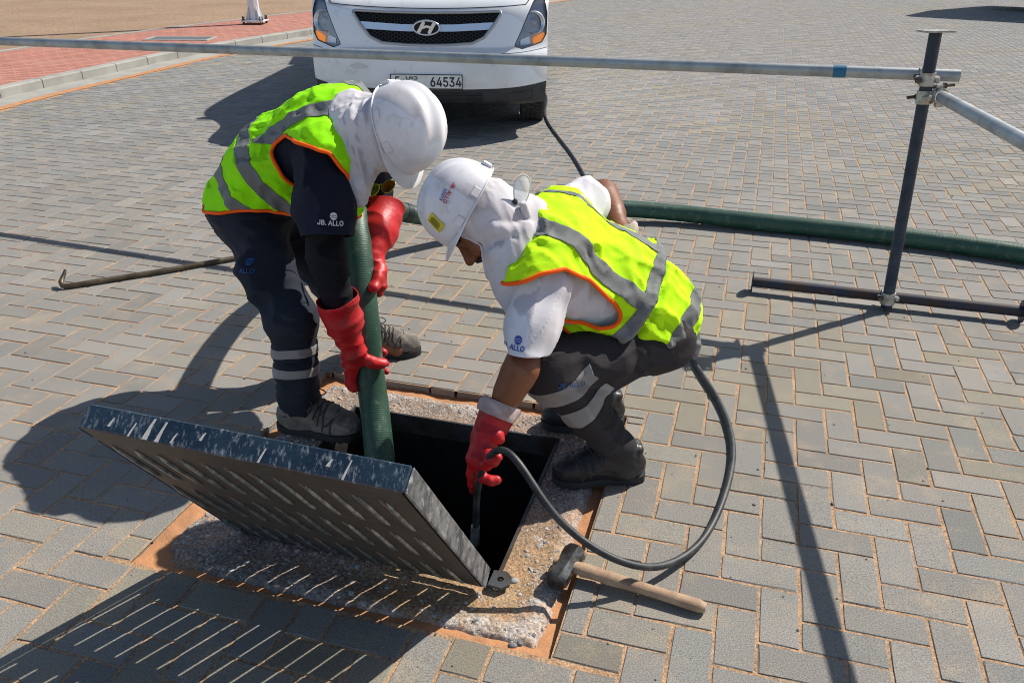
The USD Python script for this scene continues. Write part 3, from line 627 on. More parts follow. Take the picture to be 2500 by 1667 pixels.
# ------------------------------------------------------------------ suction hose
HOSE = [(-.45, 2.16, -.95), (-.435, 2.2, -.5), (-.433, 2.27, -.042), (-.446, 2.33, .046), (-.461, 2.39, .119), (-.475, 2.43, .221), (-.484, 2.47, .339), (-.496, 2.52, .442), (-.508, 2.58, .542), (-.526, 2.66, .630), (-.555, 2.82, .715), (-.60, 3.1, .74), (-.68, 3.45, .66), (-.725, 3.8, .50), (-.64, 4.05, .29), (-.46, 4.23, .17), (-.2, 4.42, .12), (.15, 4.6, .10), (.57, 4.68, .083), (.95, 4.665, .062), (1.3, 4.57, .052), (1.97, 4.34, .051), (2.65, 4.02, .051), (3.6, 3.4, .051), (4.6, 2.6, .051)]
hp = spline(HOSE, 1500)
sl = np.concatenate([[0], np.cumsum(np.linalg.norm(np.diff(hp, axis=0), axis=1))])
def at_hose(p): return int(np.argmin(((hp - np.asarray(p)) ** 2).sum(1)))
near_n = at_hose((-.6, 3.1, .74))
q1 = hp[:near_n + 1]; s1 = sl[:near_n + 1]; L1 = np.arange(0, s1[-1], .0019); p1 = np.stack([np.interp(L1, s1, q1[:, k]) for k in range(3)], 1)
q2 = hp[near_n:]; s2 = sl[near_n:] - sl[near_n]; L2 = np.arange(0, s2[-1], .0035); p2 = np.stack([np.interp(L2, s2, q2[:, k]) for k in range(3)], 1)
def rib(L, per): t = (L % per) / per; return np.where((t > .12) & (t < .62), .00022, -.00015)
hz = Thing('suction_hose', 'thick green ribbed suction hose dipping into the manhole', 'hose', (-.45, 2.25, 0))
hz.add('hose_body', cat([sweep(p1, .0485 + rib(L1, .0075), 28, caps=False), sweep(p2, .0485 + rib(L2 + .003, .0088), 24, caps=False)]), 'hose_green', smooth=70)
k = at_hose((-.60, 4.09, .26)); t_ = np.arange(-1, 2)
def band(i, w, name, m):
    c = hp[i]; dd = unit(hp[i + 1] - hp[i - 1]); hz.add(name, tube(c - dd * w / 2, c + dd * w / 2, .0512, .046, 28), m, smooth=40)
band(at_hose((-.555, 4.15, .215)), .035, 'joint_band', 'black_plastic')

# ------------------------------------------------------------------ thin rubber hose
CAB = [(-.103, 1.915, -.03), (-.098, 1.89, .07), (-.085, 1.86, .19), (-.045, 1.828, .295), (-.008, 1.79, .318), (.043, 1.735, .282), (.097, 1.686, .221), (.162, 1.656, .163), (.251, 1.635, .110), (.331, 1.645, .071), (.405, 1.686, .040), (.495, 1.772, .018), (.556, 1.857, .012), (.628, 1.997, .012), (.712, 2.225, .012), (.743, 2.40, .012), (.745, 2.6, .012), (.73, 2.75, .012), (.72, 2.871, .012), (.735, 3.2, .012), (.72, 3.7, .012), (.62, 4.35, .012), (.545, 4.95, .012), (.516, 5.367, .012), (.44, 6.344, .012), (.30, 7.7, .012), (.34, 8.6, .012), (.2, 9.4, .012), (-.3, 9.6, .012)]
cp = spline(CAB, 500)
ca = Thing('rubber_hose', 'thin black rubber hose looping from the gloved hand to the van', 'hose', (.6, 2.0, 0))
ca.add('hose_body', sweep(cp, .0100, 12), 'rubber', smooth=60)
ca.add('nozzle', sweep(np.array([cp[0] + [-.004, .006, -.10], cp[0] + [-.003, .004, -.06], cp[0] + [-.003, .004, -.058], cp[0] + [0, 0, .01], cp[0] + [0, 0, .012]]), [.005, .005, .0135, .0135, .010], 12), 'coupler', smooth=40)

# ------------------------------------------------------------------ sledge hammer
hm = Thing('sledge_hammer', 'short sledge hammer with steel head and worn wooden handle', 'hammer', (.16, 1.70, 0))
H0, H1 = np.array([.1765, 1.751, .034]), np.array([.113, 1.634, .024]); hdv = unit(H1 - H0); Lh = np.linalg.norm(H1 - H0)
prof = [(0, .020), (.004, .0275), (.014, .0295), (.03, .0285), (.045, .0265), (.06, .0265), (.072, .0285), (.078, .0305)]
k_ = np.linspace(0, 1, 15); rr = np.interp(k_, [0, .02, .08, .22, .38, .62, .78, .92, .985, 1], [.022, .029, .031, .0305, .0275, .0275, .0305, .031, .030, .026])
hh = sweep(np.array([H0 + (H1 - H0) * t for t in k_]), rr, 8, hint=(.3, -.2, 1))
hm.add('head', hh, 'hammer_steel', smooth=35)
hs, he = (H0 + H1) / 2 + np.array([-.03, .018, .002]), np.array([.486, 1.556, .0175])
hv = he - hs; t_ = np.linspace(0, 1, 24)
hr = np.interp(t_, [0, .10, .22, .4, .7, .92, .985, 1], [.0125, .0150, .0185, .0165, .0150, .0168, .0165, .0125])
hpts = hs + t_[:, None] * hv; hpts[:, 2] = np.maximum(hpts[:, 2], hr * 1.02)
hm.add('handle', sweep(hpts, hr, 14, squash=(1.12, .92)), 'hammer_wood', smooth=40)

# ------------------------------------------------------------------ crowbar behind the bending man
cb = Thing('lifting_bar', 'long rusty steel lifting bar with a bent end lying on the paving', 'bar', (-1.8, 3.8, 0))
bp = spline([(-2.128, 3.68, .075), (-2.135, 3.655, .045), (-2.13, 3.622, .019), (-2.09, 3.628, .013), (-2.028, 3.659, .0135), (-1.85, 3.755, .0135), (-1.6815, 3.849, .0135), (-1.428, 4.005, .0135), (-1.2, 4.135, .0135), (-1.05, 4.22, .0135)], 60)
br = np.full(60, .0135); br[:4] = [.006, .009, .011, .0125]
cb.add('bar', sweep(bp, br, 12), 'bar_steel', smooth=50)

# ------------------------------------------------------------------ grit on the paving
g = np.random.default_rng(77); V, F, nv = [], [], 0
for i in range(620):
    y = g.uniform(1.3, 9); x = g.uniform(-.68, .68) * y
    q = lat(0, 0); ab = None
    p = np.array([x, y, 0.0])
    if shapely.Point(x, y).within(bed_poly.buffer(.0)): continue
    if y > 4 and x < -3.2 - .15 * y: continue
    v, f = stone(g.uniform(.0015, .0042) if g.random() < .9 else g.uniform(.005, .008), g); V.append(v + p + [0, 0, .001]); F.append(f + nv); nv += len(v)
solo('grit', (np.vstack(V), np.vstack(F)), 'stone_4', 'dark grit scattered over the paving', kind='stuff')
# ------------------------------------------------------------------ the white van (local: x across, y from the front backwards, z up)
VO, VR = np.array([-.682, 6.80, 0.0]), math.radians(2.2)
VX, VY = np.array([math.cos(VR), -math.sin(VR), 0]), np.array([math.sin(VR), math.cos(VR), 0])
def vw(v): v = np.asarray(v, float); return VO + v[:, :1] * 1.045 * VX + v[:, 1:2] * VY + v[:, 2:] * np.array([0, 0, 1.])
def vm(m): return trimesh.Trimesh(vw(m.vertices), m.faces, process=False)
van = Thing('van', 'white van parked nose towards the viewer with its lamps and number plate showing', 'van', VO)
PROF = np.array([(.10, .27), (.045, .30), (.02, .36), (.012, .41), (.0, .44), (-.012, .52), (-.012, .60), (.0, .655), (.03, .69), (.05, .72), (.062, .78), (.082, .87), (.11, .96), (.17, 1.03), (.30, 1.085), (.60, 1.145), (.98, 1.20), (1.20, 1.30), (1.70, 1.66), (1.95, 1.80), (2.30, 1.88), (3.2, 1.915), (4.4, 1.90), (5.0, 1.86), (5.15, 1.75), (5.18, 1.3), (5.17, .60), (5.1, .35)])
pp = spline(PROF[:16], 110); pp = np.vstack([pp, spline(PROF[15:], 60)[1:]])
def halfw(z, y): return .905 - .02 * np.clip((z - 1.1) / .8, 0, 1) ** 1.2 * 6 * .9 - .012 * np.clip((.5 - z) / .25, 0, 1)
def sweepback(y): return np.clip(1 - y / 1.1, 0, 1)
U = np.linspace(-1, 1, 121)
def body_point(i, u):
    y, z = pp[i]; hw = halfw(z, y); a = np.abs(u)
    yy = y + sweepback(y) * (.035 * a ** 2 + .16 * np.clip((a - .62) / .38, 0, 1) ** 2.2)
    return np.stack([hw * u, yy, np.full_like(u, z)], -1)
G = np.stack([body_point(i, U) for i in range(len(pp))])
ny, nx = G.shape[:2]; I, J = np.meshgrid(np.arange(ny - 1), np.arange(nx - 1), indexing='ij'); k = (I * nx + J).ravel()
bf = np.vstack([np.stack([k, k + nx + 1, k + nx], 1), np.stack([k, k + 1, k + nx + 1], 1)])
bv = G.reshape(-1, 3)
cr = np.cross(bv[bf[0, 1]] - bv[bf[0, 0]], bv[bf[0, 2]] - bv[bf[0, 0]])
if cr[1] > 0: bf = bf[:, ::-1]
skin = trimesh.Trimesh(bv, bf, process=False)
from scipy.interpolate import LinearNDInterpolator
fr = pp[:, 0] < .35
yF = LinearNDInterpolator(G[:90][:, :, [0, 2]].reshape(-1, 2), G[:90][:, :, 1].ravel())
def front(x, z, d=0.0): return np.column_stack([x, yF(np.column_stack([x, z])) + d, z])
def sd_poly(poly, xz):
    """signed distance to a shapely polygon, negative inside"""
    pt = shapely.points(xz); d = shapely.distance(poly.exterior, pt); return np.where(shapely.contains(poly, pt), -d, d)
def smooth_poly(pts, r): return Polygon(pts).buffer(-r).buffer(2 * r, quad_segs=8).buffer(-r, quad_segs=8)
GR = smooth_poly([(-.565, .972), (-.3, .962), (0, .958), (.3, .962), (.565, .972), (.50, .87), (.43, .785), (.34, .742), (.15, .728), (0, .726), (-.15, .728), (-.34, .742), (-.43, .785), (-.50, .87)], .012)
HLp = [(.655, .722), (.715, .700), (.86, .742), (.893, .80), (.895, .95), (.87, 1.075), (.835, 1.09), (.79, 1.03), (.745, .93), (.70, .82)]
HR = smooth_poly(HLp, .012); HLf = smooth_poly([(-x, z) for x, z in HLp], .012)
xz = bv[:, [0, 2]]; frontal = bv[:, 1] < .42
inf = np.where(frontal, 0, 9.0)
holes = np.minimum(np.minimum(sd_poly(GR, xz), sd_poly(HR, xz)), sd_poly(HLf, xz)) + inf
seam_z = .985 + .03 * (np.abs(xz[:, 0]) / .75) ** 2
zb = .395 + .035 * (xz[:, 0] / .9) ** 2
shell = clip(skin, -holes)
def field(m, fn): return fn(np.asarray(m.vertices))
low_f = lambda v: (v[:, 2] - (.397 + .05 * (np.abs(v[:, 0]) / .9) ** 3)) + np.where(v[:, 1] > .6, 9, 0) * (v[:, 2] > .2)
white = clip(shell, -field(shell, low_f)); black = clip(shell, field(shell, low_f))
seam_f = lambda v: np.maximum(np.maximum(np.abs(v[:, 2] - (.988 + .028 * (np.abs(v[:, 0]) / .72) ** 2)) - .0035, np.abs(v[:, 0]) - .735), v[:, 1] - .4)
seam2 = lambda v: np.maximum(np.maximum(np.abs(v[:, 2] - .672) - .003, .56 - np.abs(v[:, 0])), v[:, 1] - .45)
van.add('body', vm(white), 'van_white', smooth=40)
van.add('bumper_lip', vm(black), 'van_black', smooth=40)
van.add('seam_backing', vm(trimesh.Trimesh(np.asarray(clip(skin, np.where(frontal & (xz[:, 1] > .6) & (np.abs(xz[:, 0]) < .76), -1., 1.)).vertices) + [0, .035, 0], clip(skin, np.where(frontal & (xz[:, 1] > .6) & (np.abs(xz[:, 0]) < .76), -1., 1.)).faces, process=False)), 'black_gap')
def seam(x, z, r=.0042):
    y = yF(np.column_stack([x, z])); k = ~np.isnan(y); van.add('panel_gap', vm(sweep(np.column_stack([x[k], y[k] + .0015, z[k]]), r, 6)), 'black_gap')
xs_ = np.linspace(-.735, .735, 60); seam(xs_, .988 + .028 * (np.abs(xs_) / .72) ** 2)
for s_ in (-1, 1):
    t_ = np.linspace(0, 1, 12); seam(s_ * (.735 + .06 * t_), 1.017 + .075 * t_); seam(s_ * (.56 + .34 * t_), .672 + .03 * t_ ** 2, .003)
# sides, floor, windows, rear
for sgn in (-1, 1):
    ed = G[:, 0 if sgn < 0 else -1]; poly = np.vstack([ed[:, [1, 2]], [(5.1, .3), (4.45, .3)], [(4.1 + .42 * math.cos(a), .33 + .42 * math.sin(a)) for a in np.linspace(0, math.pi, 14)], [(1.4, .3)], [(.95 + .42 * math.cos(a), .33 + .42 * math.sin(a)) for a in np.linspace(0, math.pi, 14)]])
    P = Polygon(poly).buffer(0); P = P if P.geom_type == 'Polygon' else max(P.geoms, key=lambda q: q.area)
    f2 = flat(P, 0); vv = np.asarray(f2.vertices); y, z = vv[:, 0], vv[:, 1]
    q = np.column_stack([sgn * halfw(z, y), y, z]); ff = np.asarray(f2.faces); 
    ff = ff[:, ::-1] if sgn < 0 else ff
    van.add('side_panel', vm(trimesh.Trimesh(q, ff, process=False)), 'van_white')
    for y0, y1, z0, z1 in ((1.55, 2.25, 1.15, 1.62), (2.4, 3.5, 1.15, 1.66), (3.65, 4.85, 1.15, 1.64)):
        dx = .35 if y0 < 2 else .06
        w2 = np.array([(y0, z0), (y1, z0), (y1 - .03, z1), (y0 + dx, z1)]); w3 = np.column_stack([sgn * (halfw(w2[:, 1], w2[:, 0]) + .004), w2]); van.add('side_window', vm(trimesh.Trimesh(w3, [[0, 1, 2], [0, 2, 3]] if sgn > 0 else [[0, 2, 1], [0, 3, 2]], process=False)), 'grille_black')
    mr = rbox(.2, .13, .22, .04); mr.apply_translation([sgn * 1.06, 1.42, 1.22]); van.add('door_mirror', vm(mr), 'van_white')
    ar = rbox(.14, .05, .06, .015); ar.apply_translation([sgn * .92, 1.45, 1.16]); van.add('mirror_arm', vm(ar), 'van_black')
wsx = np.array([(-.72, 1.24, 1.325), (.72, 1.24, 1.325), (.64, 1.78, 1.71), (-.64, 1.78, 1.71)]) + [0, -.004, .006]
van.add('windscreen', vm(trimesh.Trimesh(wsx, [[0, 1, 2], [0, 2, 3]], process=False)), 'grille_black')
fl = rbox(1.72, 4.7, .12, .02); fl.apply_translation([0, 2.75, .30]); van.add('underbody', vm(fl), 'black_gap')
tg = rbox(1.7, 1.0, .05, .02); T_ = trimesh.transformations.rotation_matrix(math.radians(12), [1, 0, 0]); tg.apply_transform(T_); tg.apply_translation([0, 5.6, 1.98]); van.add('tailgate', vm(tg), 'van_white')
# number plate
pc = np.array([0, -.026, .462])
pl_ = rbox(.545, .012, .112, .003); pl_.apply_translation([-.003, -.022, .462]); van.add('number_plate', vm(pl_), 'plate_white'); 
plate_path = van.path + '/number_plate'
def on_plate(m, x, z): return place(m, np.array([1., 0, 0]), np.array([0, 0, 1.]), np.array([0, -1., 0]), (x, -.0285, z))
t1 = meshkit.text_mesh('64534', .064, .0012, True); t1.apply_scale([.86, 1.1, 1]); w1 = t1.bounds[1][0]
van.add('plate_number', vm(on_plate(t1, .262 - w1, .426)), 'plate_black', parent=plate_path)
t2 = meshkit.text_mesh('F', .052, .0012, True); t2.apply_scale([.9, 1.1, 1]); van.add('plate_code', vm(on_plate(t2, -.245, .442)), 'plate_black', parent=plate_path)
arab = [((0, 0), (.0, .022)), ((.0, .0), (.022, .0)), ((.026, .0), (.026, .02)), ((.026, .02), (.046, .002)), ((.046, .0), (.046, .022)), ((.056, .018), (.08, .018)), ((.08, .018), (.08, .0)), ((.08, .0), (.056, .0))]
ar_ = shapely.union_all([LineString(q).buffer(.0032, cap_style=2) for q in arab] + [shapely.Point(.02, -.012).buffer(.003), shapely.Point(.036, -.012).buffer(.003)])
van.add('plate_script', vm(on_plate(extrude(ar_, .0012), -.155, .480)), 'plate_black', parent=plate_path)
t3 = meshkit.text_mesh('DUBAI', .024, .0012, True); t3.apply_scale([.8, 1.0, 1]); van.add('plate_city', vm(on_plate(t3, -.157, .424)), 'plate_black', parent=plate_path)
fr_ = shapely.box(-.2745, -.057, .2745, .057).difference(shapely.box(-.268, -.0505, .268, .0505)); van.add('plate_border', vm(on_plate(extrude(fr_, .0014), -.003, .462)), 'plate_black', parent=plate_path)
# grille
def surf(poly, d, res=.012, dn=.0):
    """sheet that follows the van's front inside an outline"""
    x0, z0, x1, z1 = poly.bounds; X, Z = np.meshgrid(np.arange(x0 - res, x1 + 2 * res, res), np.arange(z0 - res, z1 + 2 * res, res), indexing='ij')
    n_, m_ = X.shape; i, j = np.meshgrid(np.arange(n_ - 1), np.arange(m_ - 1), indexing='ij'); k = (i * m_ + j).ravel()
    f = np.vstack([np.stack([k, k + m_ + 1, k + m_], 1), np.stack([k, k + 1, k + m_ + 1], 1)])[:, ::-1]
    xz = np.column_stack([X.ravel(), Z.ravel()]); y = yF(xz); y = np.where(np.isnan(y), .5, y)
    return clip(trimesh.Trimesh(np.column_stack([xz[:, 0], y + d, xz[:, 1]]), f, process=False), sd_poly(poly, xz))
def rim(poly, r, d, n=160, sides=8, sq=(1, 1)):
    c = np.array(poly.exterior.coords)[:-1]; ls = np.array([poly.exterior.interpolate(t, normalized=True).coords[0] for t in np.linspace(0, 1, n)])
    y = yF(ls); y = np.where(np.isnan(y), np.nanmax(y), y)
    return sweep(np.column_stack([ls[:, 0], y + d, ls[:, 1]]), r, sides, caps=False, squash=sq, hint=(0, 1, 0))
van.add('grille_backing', vm(surf(GR.buffer(.02), .05, .03)), 'black_gap'); 
hexs = []
for ix in range(-26, 27):
    for iz in range(-8, 9):
        cx, cz = ix * .0235, .85 + iz * .0272 + (.0136 if ix % 2 else 0)
        hx_ = Polygon([(cx + .0136 * math.cos(a), cz + .0125 * math.sin(a)) for a in np.arange(6) * math.pi / 3]); hexs.append(hx_)
mesh2 = GR.difference(shapely.union_all(hexs)); mg = extrude(mesh2, .012); v_ = np.asarray(mg.vertices); yy = yF(v_[:, :2]); yy = np.where(np.isnan(yy), .1, yy)
gm = trimesh.Trimesh(np.column_stack([v_[:, 0], yy + .024 - v_[:, 2], v_[:, 1]]), np.asarray(mg.faces)[:, ::-1] if True else mg.faces, process=False)
van.add('grille_mesh', vm(gm), 'grille_black')
van.add('grille_frame', vm(rim(GR, .012, .002, sq=(1, 1))), 'chrome_satin', smooth=50)
barp = smooth_poly([(-.52, .895), (-.2, .876), (0, .874), (.2, .876), (.52, .895), (.49, .842), (.2, .826), (0, .824), (-.2, .826), (-.49, .842)], .006).intersection(GR)
bb = surf(barp, .004, .008); van.add('grille_bar', vm(solidify(bb, .02)), 'chrome', smooth=40)
ell = np.array([(math.cos(a) * .099, math.sin(a) * .052) for a in np.linspace(0, 2 * math.pi, 60)])
em = van.path + '/' + 'emblem'
van.add('emblem', vm(place(extrude(Polygon(ell * .95), .008), np.array([1., 0, 0]), np.array([0, 0, 1.]), np.array([0, -1., 0]), (0, .073, .853))), 'black_gap')
van.add('emblem_ring', vm(sweep(np.column_stack([ell[:, 0], np.full(60, .062), ell[:, 1] + .853]), .0072, 8, caps=False)), 'chrome', smooth=60, parent=em)
Hs = shapely.union_all([LineString([(-.062, -.034), (-.052, -.02), (-.022, .034)]).buffer(.0125), LineString([(.062, .034), (.052, .02), (.022, -.034)]).buffer(.0125), LineString([(-.035, -.002), (0, .010), (.035, .002)]).buffer(.009)]).intersection(Polygon(ell * .93))
van.add('emblem_letter', vm(place(extrude(Hs, .007), np.array([1., 0, 0]), np.array([0, 0, 1.]), np.array([0, -1., 0]), (0, .064, .853))), 'chrome', parent=em)
# head lamps
for sgn, HP in ((1, HR), (-1, HLf)):
    cx, cz = sgn * .792, .885
    yc = float(yF([[cx, cz]])[0])
    hl = van.path + '/' + number(van.path, '_hl'); hp_ = van.add('headlight', vm(surf(HP.buffer(.012), .032, .012)), 'lamp_grey', smooth=40)
    van.add('lamp_glass', vm(surf(HP.buffer(-.002), .003, .012)), 'lamp_glass', smooth=60, parent=hp_)
    van.add('lamp_edge', vm(rim(HP, .0045, .004)), 'black_gap', smooth=60, parent=hp_)
    nrm = unit([sgn * .25, -1, .1])
    x, y, z = frame(nrm); c0 = np.array([cx, yc + .036, cz])
    bw = np.array([(.0, -.016), (.035, -.012), (.060, .0), (.076, .020), (.082, .024), (.088, .020), (.093, -.006)]); m = trimesh.creation.revolve(bw, sections=36); van.add('reflector', vm(place(m, x, y, z, c0)), 'chrome', smooth=40, parent=hp_)
    lens = trimesh.creation.revolve(np.array([(0, .016), (.02, .014), (.036, .008), (.044, -.004), (.0, -.008)]), sections=28); van.add('projector_lens', vm(place(lens, x, y, z, c0)), 'lamp_grey', smooth=50, parent=hp_)
    ind = smooth_poly([(sgn * .795, .775), (sgn * .882, .815), (sgn * .878, .752), (sgn * .80, .728)], .008); van.add('indicator', vm(solidify(surf(ind, .018, .008), .01)), 'amber', smooth=40, parent=hp_)
    sl_ = smooth_poly([(sgn * .70, .765), (sgn * .765, .79), (sgn * .775, .735), (sgn * .70, .722)], .006); van.add('side_lamp', vm(solidify(surf(sl_, .020, .01), .01)), 'chrome', smooth=40, parent=hp_)
    # fog recess in the lip
    fg = smooth_poly([(sgn * .60, .365), (sgn * .80, .385), (sgn * .795, .315), (sgn * .62, .305)], .01)
    van.add('fog_recess', vm(rim(fg, .006, .002, 60)), 'van_black', smooth=60)
# lip slats
for z in (.365, .345, .322, .30):
    x_ = np.linspace(-.42, .42, 30); y_ = yF(np.column_stack([x_, np.full(30, z)])); van.add('lip_slat', vm(sweep(np.column_stack([x_, y_ - .004, np.full(30, z)]), .0045, 6)), 'van_black', smooth=60)
sc_ = surf(smooth_poly([(-.60, .575), (-.52, .60), (-.44, .575), (-.45, .555), (-.55, .55)], .006), -.001, .01); van.add('scuff', vm(sc_), 'lamp_grey', label='dark scuff mark on the bumper')
# wheels
def wheel(c, ax, r=.335, w=.215):
    ww = van if True else None
    m = []
    pr = np.array([(.19, -w / 2), (.30, -w / 2), (r - .02, -w / 2 + .004), (r - .004, -w / 2 + .03), (r, -w / 2 + .045), (r, w / 2 - .045), (r - .004, w / 2 - .03), (r - .02, w / 2 - .004), (.30, w / 2), (.19, w / 2)])
    ty = place(trimesh.creation.revolve(pr, sections=64), *frame(ax), c)
    p = van.add('tyre', vm(ty), 'tyre', smooth=30)
    blocks = []
    for k in range(56):
        a = k * 2 * math.pi / 56
        for q in (-.075, -.038, 0, .038, .075):
            b = rbox(.026, .029, .012, .002); rad = np.array([math.cos(a + q), math.sin(a + q), 0]); tg_ = np.array([-rad[1], rad[0], 0]); blocks.append(place(b, tg_, np.array([0, 0, 1.]), rad, rad * (r + .002) + np.array([0, 0, q])))
    van.add('tread_block', vm(place(cat(blocks), *frame(ax), c)), 'tyre', parent=p, kind='stuff')
    rm = trimesh.creation.revolve(np.array([(0, .03), (.06, .035), (.15, .02), (.185, .06), (.195, .09), (.195, -.1), (.15, -.1), (0, -.1)]), sections=32); van.add('wheel_rim', vm(place(rm, *frame(ax), c)), 'chrome_satin', smooth=30, parent=p)
for sgn in (-1, 1):
    for y in (.93, 4.1): wheel((sgn * .79, y, .337), (sgn, 0, 0))

# ------------------------------------------------------------------ dark car at the top right edge, mostly outside the picture
CO = np.array([13.25, 19.1, 0]); cd = unit([-.77, .64, 0]); cn = np.array([-cd[1], cd[0], 0])
car = Thing('parked_van', 'dark vehicle off to the right whose broad shadow reaches the top right corner', 'van', CO)
def cw(m): return place(m, cd, cn, np.array([0, 0, 1.]), CO)
def xz_extrude(poly, w):
    m = extrude(poly, w); v = np.asarray(m.vertices) - [0, 0, w / 2]; return trimesh.Trimesh(np.column_stack([v[:, 0], -v[:, 2], v[:, 1]]), m.faces, process=False)
arch = shapely.union_all([shapely.Point(x, .34).buffer(.42) for x in (-1.7, 1.55)])
side = Polygon([(-2.75, .34), (-2.78, 1.2), (-2.75, 3.1), (-2.6, 3.25), (2.45, 3.25), (2.65, 3.1), (2.75, 1.3), (2.78, .9), (2.75, .34)]).buffer(-.12).buffer(.12).difference(arch)
b_ = xz_extrude(side, 1.9).subdivide_to_size(.35); vv = np.asarray(b_.vertices).copy(); vv[:, 1] *= 1 - .04 * np.clip((vv[:, 2] - 1.3) / 1.3, 0, 1) - .10 * np.clip((np.abs(vv[:, 0]) - 2.3) / .5, 0, 1) ** 2; b_ = trimesh.Trimesh(vv, b_.faces, process=False)
car.add('body', cw(b_), 'car_dark', smooth=35)
car.add('underbody', cw(xz_extrude(sbox(-2.6, .36, 2.6, .8), 1.5)), 'black_gap')
for y in (-1, 1):
    for q in ([(-2.5, 1.5), (-2.4, 2.2), (-.75, 2.2), (-.75, 1.5)], [(-.65, 1.5), (-.65, 2.2), (1.0, 2.2), (1.0, 1.5)]):
        w = xz_extrude(Polygon(q), .012); wv = np.asarray(w.vertices).copy(); wv[:, 1] += y * (.954 - .02 * np.clip((wv[:, 2] - 1.3) / 1.3, 0, 1)); car.add('window', cw(trimesh.Trimesh(wv, w.faces, process=False)), 'grille_black')
for x in (-1.7, 1.55):
    for y in (-.84, .84):
        w_ = trimesh.creation.cylinder(.34, .2, sections=32); p_ = car.add('wheel', cw(place(w_, *frame((0, 1, 0)), (x, y, .34))), 'tyre', smooth=30)
        w_ = trimesh.creation.cylinder(.21, .21, sections=24); car.add('wheel_rim', cw(place(w_, *frame((0, 1, 0)), (x, y, .34))), 'chrome_satin', smooth=30, parent=p_)
# ------------------------------------------------------------------ bodies and clothes: smooth unions of tapered limbs, meshed by surface nets
A3 = lambda *v: np.array(v, float)
class Form:
    def __init__(self): self.q = []; self.disp = None
    def caps(self, a, b, ra, rb, k=.03, lat=None, s=1.0): self.q.append(('c', A3(*a), A3(*b), ra, rb, k, None if lat is None else unit(lat), s)); return self
    def ell(self, c, r, F=None, k=.03): self.q.append(('e', A3(*c), A3(*r), np.eye(3) if F is None else np.array(F), k)); return self
    def chain(self, pts, rs, k=.03, lat=None, s=1.0):
        for i in range(len(pts) - 1): self.caps(pts[i], pts[i + 1], rs[i], rs[i + 1], k, lat, s)
        return self
    def bounds(self, m=.03):
        lo, hi = [], []
        for t in self.q:
            if t[0] == 'c':
                r = max(t[3], t[4]) * max(1, t[7]); lo += [np.minimum(t[1], t[2]) - r]; hi += [np.maximum(t[1], t[2]) + r]
            else: r = max(t[2]); lo += [t[1] - r]; hi += [t[1] + r]
        return np.min(lo, 0) - m, np.max(hi, 0) + m
    def __call__(self, p, disp=True):
        d = None
        for t in self.q:
            if t[0] == 'c':
                _, a, b, ra, rb, k, lt, s = t; ba = b - a; pa = p - a; h = np.clip(pa @ ba / max(ba @ ba, 1e-9), 0, 1); q = pa - h[..., None] * ba
                if lt is not None:
                    l = q @ lt; q = q - (l * (1 - 1 / s))[..., None] * lt
                e = np.sqrt((q * q).sum(-1)) - (ra + (rb - ra) * h)
            else:
                _, c, r, F, k = t; q = (p - c) @ F.T; k0 = np.sqrt(((q / r) ** 2).sum(-1)) + 1e-9; k1 = np.sqrt(((q / r ** 2) ** 2).sum(-1)) + 1e-9; e = k0 * (k0 - 1) / k1
            if d is None: d = e
            else:
                h = np.maximum(k - np.abs(d - e), 0) / k; d = np.minimum(d, e) - h * h * k * .25
        if disp and self.disp is not None: d = d - self.disp(p)
        return d
def nets(fn, lo, hi, h, project=2):
    n = np.ceil((np.asarray(hi) - lo) / h).astype(int) + 1
    ax = [lo[k] + h * np.arange(n[k]) for k in range(3)]
    P = np.stack(np.meshgrid(*ax, indexing='ij'), -1); D = fn(P.reshape(-1, 3)).reshape(n)
    c = [D[i:n[0] - 1 + i, j:n[1] - 1 + j, k:n[2] - 1 + k] for i in (0, 1) for j in (0, 1) for k in (0, 1)]
    mn, mx = np.minimum.reduce(c), np.maximum.reduce(c); act = (mn < 0) & (mx >= 0)
    idx = -np.ones(act.shape, int); I = np.argwhere(act); idx[act] = np.arange(len(I))
    C8 = np.stack([q[act] for q in c], 1); off8 = np.array([(i, j, k) for i in (0, 1) for j in (0, 1) for k in (0, 1)], float)
    acc = np.zeros((len(I), 3)); w = np.zeros(len(I))
    for a in range(8):
        for b in range(a + 1, 8):
            if np.abs(off8[a] - off8[b]).sum() != 1: continue
            s = (C8[:, a] < 0) != (C8[:, b] < 0); t = np.where(s, C8[:, a] / np.where(s, C8[:, a] - C8[:, b], 1), 0)
            acc += s[:, None] * (off8[a] + t[:, None] * (off8[b] - off8[a])); w += s
    V = lo + h * (I + acc / np.maximum(w, 1)[:, None]); F = []
    for k in range(3):
        sl0 = [slice(None)] * 3; sl1 = [slice(None)] * 3; sl0[k] = slice(0, -1); sl1[k] = slice(1, None)
        s = (D[tuple(sl0)] < 0) != (D[tuple(sl1)] < 0); e = np.argwhere(s); u, v = (k + 1) % 3, (k + 2) % 3
        e = e[(e[:, u] > 0) & (e[:, v] > 0) & (e[:, u] < n[u] - 1) & (e[:, v] < n[v] - 1)]
        q = []
        for du, dv in ((1, 1), (0, 1), (0, 0), (1, 0)):
            o = e.copy(); o[:, u] -= du; o[:, v] -= dv; q.append(idx[o[:, 0], o[:, 1], o[:, 2]])
        q = np.stack(q, 1); flip = D[e[:, 0], e[:, 1], e[:, 2]] >= 0; q[flip] = q[flip][:, ::-1]; F.append(q)
    F = np.vstack(F)
    if project: V = onto(fn, V, h, project)
    return trimesh.Trimesh(V, np.vstack([F[:, [0, 1, 2]], F[:, [0, 2, 3]]]), process=False)
def grad(fn, V, e=.002):
    g = np.stack([fn(V + e * np.eye(3)[k]) - fn(V - e * np.eye(3)[k]) for k in range(3)], -1); return g / (np.linalg.norm(g, axis=1, keepdims=True) + 1e-12)
